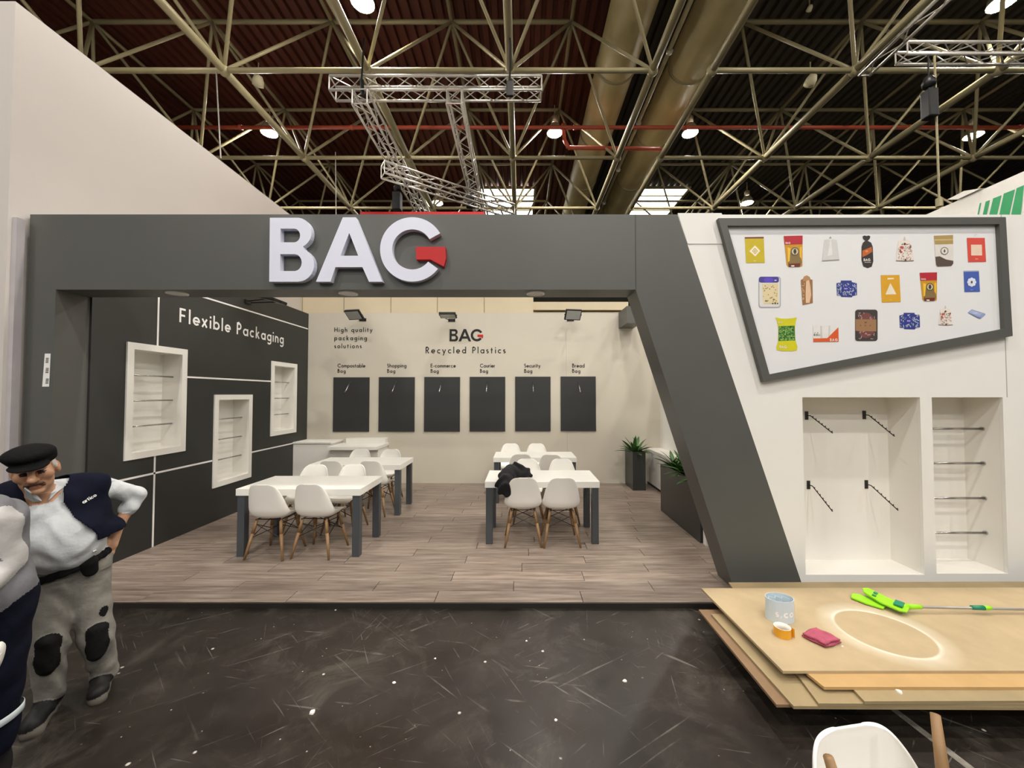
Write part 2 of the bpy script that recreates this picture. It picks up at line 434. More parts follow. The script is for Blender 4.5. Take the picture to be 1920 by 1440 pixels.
# ---- skylights in the roof
SKYM = mat('skylight_pane', (250, 250, 250), .3, emit=((1.0, 1.0, 0.98), 9.0))
for k, (p0, p1) in enumerate(((902, 1001), (1192, 1290))):
    xa, xb = at(p0, 353, Z=ROOFZ - .05).x, at(p1, 353, Z=ROOFZ - .05).x
    ya = at(950, 353, Z=ROOFZ - .05).y
    wdw = struct(MB().box(xa - .12, xb + .12, ya - .12, ya, ROOFZ - .10, ROOFZ).box(xa - .12, xa, ya, ya + 4.2, ROOFZ - .1, ROOFZ).box(xb, xb + .12, ya, ya + 4.2, ROOFZ - .1, ROOFZ)
          .build('window_%d' % (k + 1), STEEL), 'bright roof skylight far behind the stand, %s of the ducts' % ('left' if k == 0 else 'right'))
    for j, (q0, q1) in enumerate(((0, .62), (.72, 2.2), (2.3, 4.1))):
        MB().box(xa, xb, ya + q0, ya + q1, ROOFZ - .06, ROOFZ - .03).build('pane', SKYM, wdw)
        MB().box(xa, xb, ya + q1, ya + q1 + .1, ROOFZ - .10, ROOFZ - .02).build('mullion', STEEL, wdw)

# ---- far ends of the hall
HW = mat('hall_wall', (64, 56, 48), .8, var=.1, scale=.5)
struct(MB().box(-32, 32, 30, 30.2, 0, ROOFZ + .2).build('wall_hall_end', HW), 'dark far end wall of the hall')
struct(MB().box(-32.2, -32, -14, 30, 0, ROOFZ + .2).build('wall_hall_left', HW), 'dark left side wall of the hall')
struct(MB().box(32, 32.2, -14, 30, 0, ROOFZ + .2).build('wall_hall_right', HW), 'dark right side wall of the hall')
# ---- neighbours' walls
struct(MB().box(-9, XT, 3.47, 13.0, 0, 5.46).build('wall_left', TALLW), 'tall pale wall of the neighbouring stand at the left edge')
struct(MB().box(XT, XT + .045, 3.50, 3.56, 0, 3.46).build('trim_1', TRIMGREY), 'narrow grey edge strip between tall pale wall and dark portal')

cw = struct(MB().box(-6.2, at(1000, 570, Y=8.15).x, 8.15, 8.3, 0, 4.55).build('wall_far', CREAM), 'cream panel wall of the stand behind the white back wall')
for px in (567, 645, 733, 820, 908):
    p = at(px, 570, Y=8.148); MB().box(p.x - .006, p.x + .006, 8.144, 8.15, 3.3, 4.55).build('seam', mat('cream_seam', (150, 138, 112), .8), cw)  # darker cream joint strips between the wall panels
bx0, bx1 = at(1000, 570, Y=8.25).x, at(1178, 570, Y=8.25).x
bt, bb = at(1000, 566, Y=8.25).z, at(1000, 581, Y=8.25).z
bm_ = MB().box(bx0, bx1, 8.25, 8.6, bb, bt).build('cream_beam', CREAM)
tag(bm_, 'cream boxed beam above the white back wall, beside the slanted pillar', 'beam')
MB().box(bx0, bx1 - .1, 8.32, 8.6, 3.2, bb - .03).build('lower_panel', CREAM, bm_)
rz = at(700, 397, Y=8.3).z
tag(MB().box(at(675, 398, Y=8.3).x, at(908, 398, Y=8.3).x, 8.303, 8.38, 4.0, rz).build('red_board', RED), 'red board top edge showing above the dark fascia', 'board')

GX = 6.9
gw = struct(MB().box(GX, GX + .2, 4.4, at(1734, 400, X=GX).y, 0, at(1920, 321, X=GX).z).build('wall_right', mat('pale_cloth', (222, 218, 210), .7, var=.04)), 'pale neighbouring wall with green printed stripes at the right edge')
Q = lambda pts: [at(px, py, X=GX - .004) for px, py in pts]
for pts in ([(1920,347),(1906,353),(1896,400),(1920,400)], [(1903,355),(1882,363),(1873,400),(1892,400)], [(1878,366),(1862,372),(1853,400),(1868,400)], [(1856,375),(1848,378),(1842,400),(1850,400)], [(1840,380),(1837,381),(1833,400),(1836,400)]):
    pts = [(x, y if y < 400 else 460) if y < 400 else (x - 12, 460) for x, y in pts]
    MB().poly(Q(pts)).build('green_stripe', GREEN, gw, recalc=False)
fl = MB(); A = [at(1843,353,X=GX), at(1811,358,X=GX), at(1779,374.5,X=GX), at(1800,373,X=GX)]
fl.add([p + Vector((-.03,0,0)) for p in A] + [p + Vector((.12,0,0)) for p in A], [(0,1,2,3),(7,6,5,4),(0,4,5,1),(1,5,6,2),(2,6,7,3),(3,7,4,0)])
fl.build('cloth_flap', MATS['pale_cloth'], gw)

# ---- booth platform with laminate planks
plat = struct(MB().box(-4.62, 6.0, YP, YB + .08, 0.0, FZ - .012).build('floor', mat('platform_core', (70, 62, 56), .7)), 'raised grey-brown laminate floor of the stand')
MB().box(-4.62, 6.0, YP - .02, YP, 0.0, FZ + .002).build('edge_trim', mat('edge_metal', (44, 40, 36), .5, .2), plat)
PLM = plank_mat(); pw, plen = .193, 1.29
pm = MB().box(0, plen - .0012, 0, pw - .0012, 0, .012)
pobj = None; row = 0; y = YP
while y < YB:
    x = -4.62 + ((row * .53) % 1.0) * plen - plen
    while x < 3.4:
        if x + plen > -4.5:
            if pobj is None: pobj = pm.build('plank', PLM, plat, world=False); q = pobj
            else: q = pobj.copy(); COL.objects.link(q)
            q.location = (max(x, -4.615), y, FZ - .012)
            if x < -4.615: q.scale = ((x + plen + 4.615) / plen, 1, 1)
            if y + pw > YB: q.scale[1] = (YB - y) / pw
        x += plen
    y += pw; row += 1

# ---- the portal: left leg, fascia and slanted right leg in one plate
XZ = lambda y0: (lambda u, v, d: (u, y0 + d, v))
def px2(px, py, Y): p = at(px, py, Y=Y); return (p.x, p.z)
pT, pB = at(700, 402, Y=YF).z, at(700, 543, Y=YF).z
s_tr = px2(1270, 402, YF); s_br = px2(1508, 1108, YF); s_bl = px2(1373, 1096, YF); s_tl = px2(1192, 543, YF)
sl_r = (s_br[0]-s_tr[0])/(s_br[1]-s_tr[1]); sl_l = (s_bl[0]-s_tl[0])/(s_bl[1]-s_tl[1])
edge_r = lambda z: s_tr[0] + (z - s_tr[1]) * sl_r
edge_l = lambda z: s_tl[0] + (z - s_tl[1]) * sl_l
xin = at(104, 560, Y=YF).x
portal = plate('wall_front', [[(-4.625, FZ), (-4.625, pT), (edge_r(pT), pT), (edge_r(FZ), FZ), (edge_l(FZ), FZ), (edge_l(pB), pB), (xin, pB), (xin, FZ)]], XZ(YF), YFB - YF, DARK)
struct(portal, 'dark grey portal with fascia beam and slanted right pillar')
sx = at(1192, 500, Y=YF).x
MB().box(sx - .003, sx + .003, YF - .0015, YF, pB, pT).build('seam', mat('dark_seam', (48, 48, 47), .6), portal)
for px in (332, 653, 1004):
    p = at(px, 549.5, Z=pB)
    dl = thing('downlight', 'round frosted downlight set in the soffit, %s' % {332: 'leftmost, above the Flexible Packaging wall', 653: 'below the big white letters', 1004: 'rightmost, towards the slanted pillar'}[px], 'downlight', (p.x, p.y, pB), group='soffit downlights')
    MB().lathe((p.x, p.y, pB - .012), [(0, 0), (.075, 0), (.08, .006)], 24).build('diffuser', DISC, dl, smooth=False)
    MB().lathe((p.x, p.y, pB - .014), [(.075, 0), (.088, .002), (.09, .014)], 24).build('rim', WHITE, dl)
stk = MB(); stk.poly([at(x, y, Y=YF - .002) for x, y in ((84,663),(95,663),(92,725),(79,725))]).build('sticker', VINYLW, portal, recalc=False)
for yy in (671, 690, 710):
    for k in range(4):
        MB().poly([at(x, y, Y=YF - .003) for x, y in ((86-k*.3, yy+k*2.6),(91.5-k*.3, yy+k*2.6),(91.5-k*.3, yy+1.4+k*2.6),(86-k*.3, yy+1.4+k*2.6))]).build('sticker_print', INK, portal, recalc=False)

# ---- left wall with three framed niches
def yz(px, py): p = at(px, py, X=XL); return p
nich = []
for (pa, pb, ta, ba) in ((237, 350, 640, 865), (401, 472, 740, 915), (508.5, 556, 677, 817)):
    a, b_ = yz(pa, ta), yz(pb, ta); zt = a.z; zb = yz(pa, ba).z
    nich.append((a.y, b_.y, zb, zt))
zt13 = (nich[0][3] + nich[2][3]) / 2; zb13 = (nich[0][2] + nich[2][2]) / 2
nich[0] = (nich[0][0], nich[0][1], zb13, zt13); nich[2] = (nich[2][0], nich[2][1], zb13, zt13)
FR = .075
lw = plate('wall_left', [[(YFB, FZ), (YFB, HB - .02), (YB, HB - .02), (YB, FZ)]] + [[(a + .02, c + .02), (b_ - .02, c + .02), (b_ - .02, d - .02), (a + .02, d - .02)] for a, b_, c, d in nich], lambda u, v, d: (XL - d, u, v), .02, DARKER)
struct(lw, 'charcoal left wall of the stand reading Flexible Packaging')
MB().box(-4.615, XL - .02, YFB + .001, YFB + .03, FZ, HB - .05).build('stud', DARKER, lw)
where = ('nearest the portal', 'lowest of the three', 'farthest')
for i, (a, b_, c, d) in enumerate(nich):
    n = thing('display_niche', 'white framed niche with three chrome rods in charcoal wall, ' + where[i], 'niche', (XL, (a + b_)/2, c), group='niches in the charcoal wall')
    plate('frame', [[(a, c), (b_, c), (b_, d), (a, d)], [(a + FR, c + FR), (b_ - FR, c + FR), (b_ - FR, d - FR), (a + FR, d - FR)]], lambda u, v, dd: (XL + .018 - dd, u, v), .03, WHITE_IN, n)
    x0, x1 = XL - .012, XL - .235
    ia, ib, ic, id_ = a + FR, b_ - FR, c + FR, d - FR
    bx = MB().box(x1 - .015, x1, ia - .015, ib + .015, ic - .015, id_ + .015)
    bx.box(x1, x0, ia - .015, ia, ic, id_).box(x1, x0, ib, ib + .015, ic, id_).box(x1, x0, ia - .015, ib + .015, ic - .015, ic).box(x1, x0, ia - .015, ib + .015, id_, id_ + .015)
    bx.build('niche_box', WHITE_IN, n)
    for k in range(3):
        z = id_ - (id_ - ic) * (.245 + .255 * k)
        MB().tube((XL - .10, ia, z), (XL - .10, ib, z), .0095, n=10).build('rod', CHROME, n, smooth=True)
LWX = XL + .002
def strip_h(pa, pb, z):
    a, b_ = at(pa, 700, X=XL).y, at(pb, 700, X=XL).y
    MB().box(XL, LWX, a, b_, z - .011, z + .011).build('line_strip', VINYLW, lw)
def strip_v(y, z0, z1): MB().box(XL, LWX, y - .011, y + .011, z0, z1).build('line_strip', VINYLW, lw)
zl1, zl2, zl3 = at(480, 587, X=XL).z, at(430, 711, X=XL).z, at(430, 857, X=XL).z
strip_h(120, 576, zl1); strip_h(350, 508, zl2); strip_h(120, 401, zl3); strip_h(472, 576, zl3)
yv = at(296.5, 600, X=XL).y; strip_v(yv, nich[0][3], HB - .05); strip_v(yv, FZ, nich[0][2])
pf = at(336, 603, X=XL); pe = at(532, 603, X=XL)
lettering('lettering', 'Flexible Packaging', VINYLW, lw, (XL + .003, pf.y, pf.z - .005), (0,1,0), (0,0,1), .182, pe.y - pf.y, .145, label='white lettering reading Flexible Packaging')

# ---- back wall with printed headings
bw = struct(MB().box(-4.6, 2.95, YB, YB + .09, FZ - .02, HB).build('wall_back', BACKW), 'white back wall of the stand with black lettering')
for px, y0, y1 in ((1061.7, 622, 705), (1063, 810, 905)):
    MB().box(at(px, 700, Y=YB).x - .003, at(px, 700, Y=YB).x + .003, YB - .001, YB, at(px, y1, Y=YB).z, at(px, y0, Y=YB).z).build('seam', mat('pale_seam', (178, 172, 160), .7), bw)
def wtext(txt, x0, x1, ybase, ycap, weight=.125, label=None):
    a, b_, c = at(x0, ybase, Y=YB - .003), at(x1, ybase, Y=YB - .003), at(x0, ycap, Y=YB - .003)
    lettering('lettering', txt, INK, bw, a, (1,0,0), (0,0,1), c.z - a.z, b_.x - a.x, weight, label=label or 'black lettering reading ' + txt)
wtext('High quality', 627, 698.5, 622.5, 614, .155); wtext('packaging', 627, 688, 638, 629.5, .155); wtext('solutions', 627, 678, 653, 644.5, .155)
wtext('Recycled Plastics', 798, 948, 662.5, 650.5, .145)
def LMAP(x0, x1, y0, y1, Y):
    a, b_ = at(x0, y0, Y=Y), at(x1, y1, Y=Y)
    return lambda u, v: (a.x + (u - 128) / (1795 - 128) * (b_.x - a.x), a.z + (v - 88) / (698 - 88) * (b_.z - a.z))
lm = LMAP(843, 906, 617, 640, YB - .004)
for nm, loops, mi in LOGO:
    plate(nm, [[lm(*p) for p in lp] for lp in loops], XZ(YB - .004), .004, [INK, RED][mi], bw)

# ---- right side: white front wall with two niches, low white cabinet, inner wall
n1 = [px2(1505, 745, YF), px2(1735, 1078, YF)]; n2 = [px2(1748, 745, YF), px2(1892, 1076, YF)]
n1 = (n1[0][0], n1[1][0], n1[1][1], n1[0][1]); n2 = (n2[0][0], n2[1][0], n2[1][1], n2[0][1])
XE = 6.0
fw = plate('wall_right', [[(edge_r(FZ) + .002, FZ), (edge_r(pT) + .002, pT), (XE, pT), (XE, FZ)]] + [[(a, c), (b_, c), (b_, d), (a, d)] for a, b_, c, d in (n1, n2)], XZ(YF + .005), .03, WHITE)
struct(fw, 'white front wall with framed product poster and two open niches')
sw = at(1888, 700, Y=YF).x; MB().box(sw - .003, sw + .003, YF + .003, YF + .005, n2[3], pT).build('seam', MATS['pale_seam'], fw)
cover = plate('cover_strip', [[(edge_r(pT) + .004, pT + .012), (at(1353, 402, Y=YF).x, pT + .012), (at(1353, 402, Y=YF).x + .28 * abs(sl_r), pT - .28), (edge_r(pT - .28) + .004, pT - .28)]], XZ(YF - .001), .006, WHITE, fw)
NB = YF + .33
for (a, b_, c, d), pts, nm in ((n1, None, 'hooks'), (n2, None, 'rods')):
    n = thing('display_niche', 'wide white wall niche with four drooping display hooks' if nm == 'hooks' else 'narrow white wall niche with four chrome hanging rods', 'niche', ((a + b_)/2, YF + .035, c))
    y0 = YF + .036
    bx = MB().box(a - .015, b_ + .015, NB, NB + .015, c - .015, d + .015)
    bx.box(a - .015, a, y0, NB, c, d).box(b_, b_ + .006, y0, NB, c, d).box(a - .006, b_ + .006, y0, NB, c - .015, c).box(a - .006, b_ + .006, y0, NB, d, d + .015)
    bx.build('niche_box', WHITE_IN, n)
    if nm == 'rods':
        for py in (804, 868.5, 934, 999):
            z = at(1800, py, Y=YF + .17).z
            r = MB().tube((a, YF + .17, z), (b_, YF + .17, z), .0115, n=12).build('rod', CHROME, n, smooth=True)
            MB().tube((b_ - .012, YF + .17, z), (b_, YF + .17, z), .021, n=12).build('rod_flange', CHROME, r)
    else:
        for (bx_, by_), (ex, ey) in (((1512, 779), (1561, 812)), ((1620, 778), (1677, 818)), ((1515.5, 909), (1561, 959)), ((1624, 908), (1684, 957))):
            p = at(bx_, by_, Y=NB); e = at(ex, ey, Y=YF + .03)
            hk = MB().box(p.x - .016, p.x + .016, NB - .006, NB, p.z - .042, p.z + .042).build('hook_plate', GUN, n)
            k = Vector((p.x + .004, NB - .05, p.z)); arm = MB().tube((p.x, NB, p.z), k, .005, n=8).tube(k, e, .0048, n=8)
            for t in np.linspace(.12, .98, 7):
                q = k.lerp(e, t); arm.tube(q, q + Vector((0, 0, .017)), .0042, n=6)
            arm.build('hook_arm', GUN, hk)
struct(MB().box(XR, XR + .06, YF + .36, YB, FZ, HB - .03).build('wall_inner', WHITE), 'white inner right wall behind the planters')
gb = tag(MB().box(at(1167, 590, Y=YB - .3).x, at(1190, 590, Y=YB - .3).x + .05, YB - .62, YB, at(1175, 606, Y=YB - .6).z, HB).build('tie_beam', DARK), 'short grey beam end under the cream beam at the back corner', 'beam')
wp = tag(MB().box(2.19, 2.26, 4.62, 4.70, FZ, .42).build('white_post', WHITE, bevel=.003), 'small white post in the gap between planter box and slanted pillar', 'post')
lc = thing('low_cabinet', 'low white cabinet along the right wall between the two planters', 'cabinet', (2.6, 7.0, FZ))
MB().box(2.54, XR - .002, 6.1, YB - .002, FZ + .05, .755).build('body', WHITE_IN, lc, bevel=.003)
MB().box(2.56, XR - .002, 6.1, YB - .002, FZ, FZ + .05).build('plinth', BLACK, lc)

# back-left corner: white counters
c1 = thing('corner_counter', 'tall white counter block in the back left corner against the charcoal wall', 'counter', (-4.0, 7.6, FZ))
yc = at(548, 850, X=XL).y; zc = at(560, 829, Y=yc).z
MB().box(XL + .003, -3.62, yc + .02, YB - .002, FZ, zc - .03).build('body', WHITE_IN, c1)
MB().box(XL + .003, -3.60, yc, YB - .002, zc - .03, zc).build('top', WHITE_IN, c1, bevel=.003)
c2 = thing('low_counter', 'low white counter standing along the white back wall', 'counter', (-3.2, 7.5, FZ))
y2 = 7.18; z2 = at(650, 838, Y=y2).z; xa, xb = -3.595, at(706, 850, Y=y2).x
MB().box(xa, xb - .02, y2 + .12, YB - .002, FZ, z2 - .06).build('body', WHITE_IN, c2)
MB().box(xa, xb, y2, YB - .002, z2 - .06, z2).build('top', WHITE_IN, c2, bevel=.003)
MB().box(xa + .12, xb - .02, YB - .16, YB - .002, z2, z2 + .1).build('upstand', WHITE_IN, c2, bevel=.003)

# ------------------------------------------------------------------ roof space frames
S = 3.18; ZB, ZT = EYE + 7.20, EYE + 9.88
ROWB = [5.24 + S * k for k in range(5)]            # bottom chord rows in depth
def unit_tube(r, n=8): return MB().tube((0,0,0), (0,0,1), r, n=n)
def place_tube(proto, name, parent, p, q, base):
    p, q = Vector(p), Vector(q); d = q - p
    if proto[0] is None:
        proto[0] = proto[1].build(name, STEEL, parent, smooth=True, world=False); o = proto[0]
    else:
        o = proto[0].copy(); COL.objects.link(o); o.parent = parent
    o.location = p - Vector(base); o.rotation_mode = 'QUATERNION'
    o.rotation_quaternion = Vector((0,0,1)).rotation_difference(d.normalized()); o.scale = (1, 1, d.length)
P_MAIN, P_CROSS, P_DIAG, P_TOP = ([None, unit_tube(.085, 10)], [None, unit_tube(.056)], [None, unit_tube(.040)], [None, unit_tube(.052)])
P_NODE = [None]
def space_frame(cols, label, tops):
    base = (cols[0], ROWB[0], ZB)
    t = thing('space_frame', label, 'roof frame', base)
    for i, x in enumerate(cols):
        for j, y in enumerate(ROWB):
            if j < len(ROWB) - 1: place_tube(P_MAIN, 'main_chord', t, (x, y, ZB), (x, ROWB[j+1], ZB), base)
            else: place_tube(P_MAIN, 'main_chord', t, (x, y, ZB), (x, y + S, ZB), base)
            if j == 0: place_tube(P_MAIN, 'main_chord', t, (x, y - S, ZB), (x, y, ZB), base)
            if i < len(cols) - 1: place_tube(P_CROSS, 'cross_chord', t, (x, y, ZB), (cols[i+1], y, ZB), base)
            if P_NODE[0] is None:
                P_NODE[0] = MB().lathe((0,0,0), [(0,-.12),(.07,-.10),(.115,-.04),(.115,.04),(.07,.10),(0,.12)], 12).build('node', STEEL, t, smooth=True, world=False); o = P_NODE[0]
            else: o = P_NODE[0].copy(); COL.objects.link(o); o.parent = t
            o.location = Vector((x, y, ZB)) - Vector(base)
            for tx in tops:
                if abs(tx - x) < S * .6:
                    for sy in (-.5, .5): place_tube(P_DIAG, 'diagonal', t, (x, y, ZB), (tx, y + sy * S, ZT), base)
    for i, x in enumerate(tops):
        for j in range(-1, len(ROWB)):
            y = ROWB[0] + (j + .5) * S
            place_tube(P_TOP, 'top_chord', t, (x, y, ZT), (x, y + S, ZT), base)
            if i < len(tops) - 1: place_tube(P_CROSS, 'cross_chord', t, (x, y, ZT), (tops[i+1], y, ZT), base)
    return t
colsL = [-.25 + S * k for k in (-4, -3, -2, -1, 0, 1)]
colsR = [4.25 + S * k for k in range(6)]
space_frame(colsL, 'olive steel tube space frame under the red-brown roof, left of the ducts', [x + S/2 for x in colsL[:-1]])
space_frame(colsR, 'olive steel tube space frame under the grey roof, right of the ducts', [x + S/2 for x in colsR[:-1]] )

# ------------------------------------------------------------------ air ducts and sprinkler pipes
def air_duct(x, h, r, label):
    z = EYE + h; t = thing('air_duct', label, 'duct', (x, 6, z - r), group='air ducts under the roof')
    L = 2.9
    for k in range(8):
        y0 = 2.2 + k * L
        MB().lathe((x, y0, z), [(r, 0), (r, L - .06)], 28, (0, 1, 0)).build('duct_section', DUCT, t, smooth=True)
        MB().lathe((x, y0 + L - .10, z), [(r, 0), (r + .025, .01), (r + .025, .08), (r, .10)], 28, (0, 1, 0)).build('joint_band', STEEL, t, smooth=True)
    return t
d1 = air_duct(2.72, 9.45, .56, 'fat olive round air duct, left of the pair')
air_duct(4.80, 9.45, .58, 'fat olive round air duct, right of the pair')
MB().box(2.50, 2.66, 7.0, 7.9, EYE + 9.45 - .565, EYE + 9.45 - .54).build('grille', BLACK, d1)
pz = EYE + 8.75
t = thing('sprinkler_pipe', 'red sprinkler pipe running away between the two ducts', 'pipe', (3.55, 6, pz))
MB().tube((3.55, 3, pz), (3.55, 22, pz), .075, n=12).build('pipe_run', PIPE, t, smooth=True)
for k in range(6): MB().tube((3.78, 7 + 2.6*k, pz - .02), (3.78, 7.05 + 2.6*k, pz - .02), .09, n=14).build('clamp', ALU, t)
MB().tube((3.78, 3, pz + .02), (3.78, 22, pz + .02), .06, n=10).build('conduit', STEEL, t, smooth=True)
yq = 11.6; zq = at(700, 239, Y=yq).z
t = thing('sprinkler_pipe', 'long red sprinkler pipe crossing the whole roof sideways', 'pipe', (0, yq, zq))
MB().tube((-14, yq, zq), (24, yq, zq), .055, n=10).build('pipe_run', PIPE, t, smooth=True)
for x in np.arange(-12, 22, 3.4): MB().tube((x, yq, zq), (x + .08, yq, zq), .075, n=10).build('coupling', PIPE, t)
t = thing('sprinkler_pipe', 'short red pipe elbow crossing below the two ducts', 'pipe', (2.4, 11, EYE + 7.1))
yq = 11.9; e0, e1, e2 = at(1058, 262, Y=yq), at(1066, 277, Y=yq), at(1240, 279, Y=yq)
MB().path([e0 + Vector((-.03,0,.5)), e0, e1, e2], .06, 10).build('pipe_run', PIPE, t, smooth=True)

# ------------------------------------------------------------------ hall lamps
HALO = mat('lamp_glow', (255, 240, 215), .4, emit=((1.0, .94, .86), 430.0))
LZ = EYE + 8.75
def hall_lamp():
    t = thing('pendant_lamp', '', 'lamp', (0,0,0), group='pendant lamps under the hall roof')
    MB().lathe((0,0,0), [(.25, 0), (.25, .02), (.22, .16), (.13, .30), (.11, .31)], 20).build('reflector', mat('lamp_shell', (196, 186, 160), .35, .6), t, smooth=True, world=False)
    MB().lathe((0,0,.31), [(0, 0), (.11, 0), (.11, .22), (.07, .26), (0, .26)], 16).build('ballast', MATS['lamp_shell'], t, smooth=True, world=False)
    MB().tube((0,0,.57), (0,0,.95), .018, n=8).build('stem', STEEL, t, world=False)
    MB().lathe((0,0,.0), [(0, -.06), (.10, -.05), (.19, -.015), (.21, .03), (0, .05)], 20).build('bulb', HALO, t, smooth=True, world=False)
    ld = bpy.data.lights.new('pendant_lamp_light', 'SPOT'); ld.energy = LAMP_W; ld.color = LAMP_COL; ld.shadow_soft_size = .16; ld.spot_size = math.radians(156); ld.spot_blend = .35
    lo = bpy.data.objects.new('pendant_lamp_light', ld); COL.objects.link(lo); lo.parent = t; lo.location = (0, 0, -.14)
    return t
lamp0 = hall_lamp(); first = True
NOTE = {(680, 5): 'at the top edge, left of the ducts', (1880, 5): 'at the top right corner of the picture', (505, 250): 'low on the left, above the tall pale wall', (1040, 250): 'just left of the two ducts',
        (1294, 250): 'just right of the two ducts', (1825, 255): 'far right, level with the long red pipe', (820, 381): 'small and far, above the letter G', (1401, 381): 'small and far, above the product poster'}
spots = [(at(px, py, Z=LZ - .1), 'glowing pendant hall lamp ' + s) for (px, py), s in NOTE.items()]
for x, y, s in ((-8.2, 4.4, 'above the tall pale wall, front row'), (1.1, 4.4, 'over the middle of the stand front'), (5.8, 4.4, 'over the white niche wall'), (15.4, 4.4, 'far right of the front row'),
                (-3.6, .2, 'over the dark floor left of the viewer'), (3.6, .2, 'over the boards right of the viewer'), (-8.6, -4.2, 'behind the viewer, left'), (1.1, -4.2, 'behind the viewer, middle'), (8.6, -4.2, 'behind the viewer, right'), (-3.6, -8.6, 'second row behind the viewer, left'), (3.6, -8.6, 'second row behind the viewer, right'), (-8.6, -12.4, 'third row behind the viewer, left'), (1.1, -12.4, 'third row behind the viewer, middle'), (8.6, -12.4, 'third row behind the viewer, right'), (10.9, .2, 'right beyond the stand')):
    spots.append((Vector((x, y, LZ)), 'unseen pendant hall lamp added ' + s))  # lamp rows continued out of view, added to brighten the stand
for p, lab in spots:
    o = lamp0 if first else copy_tree(lamp0); first = False
    o.location = p; o['label'] = lab

# ------------------------------------------------------------------ hung aluminium box trusses
def box_truss(label, p, q, w=.29, flat=False, seg=.32):
    p, q = Vector(p), Vector(q); d = (q - p); Ln = d.length; d.normalize()
    side = d.cross(Vector((0,0,1))).normalized(); up = side.cross(d).normalized()
    t = thing('box_truss', label, 'truss', p - up * w / 2, group='aluminium trusses hung under the roof')
    cs = [(-1, 1), (1, 1)] if flat else [(-1,-1), (1,-1), (1,1), (-1,1)]
    off = lambda c: side * c[0] * w / 2 + up * c[1] * w / 2
    for c in cs: MB().tube(p + off(c), q + off(c), .026, n=8).build('chord', ALU, t, smooth=True)
    lace = MB(); n = max(2, int(Ln / seg))
    pairs = [(0, 1)] if flat else [(0, 1), (1, 2), (2, 3), (3, 0)]
    for a, b_ in pairs:
        for k in range(n):
            s0, s1 = (a, b_) if k % 2 == 0 else (b_, a)
            lace.tube(p + d * Ln * k / n + off(cs[s0]), p + d * Ln * (k + 1) / n + off(cs[s1]), .010, n=5)
        for e in (p, q): lace.tube(e + off(cs[a]), e + off(cs[b_]), .014, n=6)
    lace.build('lacing', ALU, t)['kind'] = 'stuff'
    return t
YT = 7.75; HT = at(800, 166, Y=YT).z
xl, xr = at(624, 166, Y=YT).x, at(1015, 166, Y=YT).x
box_truss('aluminium box truss hung crosswise above the big letters', (xl, YT, HT), (xr, YT, HT))
HT2 = HT - .36
q = at(676, 184, Z=HT2); XA = q.x; box_truss('aluminium truss running away above the letter A', (q.x, YT - .25, HT2), (q.x + .02, 16.5, HT2))
q = at(852, 184, Z=HT2); XG = q.x; box_truss('aluminium truss running away above the red flag of the letter G', (q.x, YT - .25, HT2), (q.x - .05, 16.5, HT2))
HT3 = HT2 - .37
a, b_ = at(718, 318, Z=HT3), at(960, 396, Z=HT3)
box_truss('aluminium truss slanting across behind the hung cross truss', a, b_)
def hoist(label, px, ytop, ybot, Y, wd, zt, X=None):
    a, b_ = at(px, ytop, Y=Y), at(px, ybot, Y=Y)
    if X is not None: a.x = b_.x = X
    t = thing('chain_hoist', label, 'hoist', b_, group='black chain hoists')
    MB().box(a.x - wd/2, a.x + wd/2, Y - wd/2, Y + wd/2, b_.z, a.z).build('chain_bag', BLACK, t, bevel=.02)
    MB().tube((a.x, Y, a.z), (a.x, Y, zt), .014, n=6).build('chain', GUN, t)
    MB().lathe((a.x, Y, a.z + .05), [(0,0),(.09,.02),(.1,.1),(.06,.2),(0,.22)], 12).build('motor', BLACK, t, smooth=True)
hoist('black chain hoist hanging at the left truss above the letter A', 728, 362, 395, 10.3, .22, HT2 - .13, XA - .145)
hoist('black chain hoist hanging beside the right truss above the letter G', 878, 352, 388, 11.2, .26, HT2 - .13, XG - .16)
cl = thing('truss_clamp', 'black clamp holding the cross truss to the thick roof tube', 'clamp', at(956, 178, Y=YT - .2))
ca = at(956, 152, Y=YT - .2); cb2 = at(956, 180, Y=YT - .2)
MB().box(ca.x - .07, ca.x + .07, YT - .22, YT - .16, cb2.z, ca.z).build('clamp_body', BLACK, cl, bevel=.01)
MB().tube((ca.x, YT - .18, ca.z), (ca.x, YT - .18, ZB + .05), .02, n=6).build('clamp_strap', BLACK, cl)
cl = thing('truss_clamp', 'black clamp at the left corner of the cross truss', 'clamp', at(678, 178, Y=YT - .2))
ca = at(678, 150, Y=YT - .2); cb2 = at(680, 180, Y=YT - .2)
MB().tube(ca, cb2, .04, n=8).build('clamp_body', BLACK, cl); MB().tube(ca, (ca.x, YT - .1, ZB), .02, n=6).build('clamp_strap', BLACK, cl)
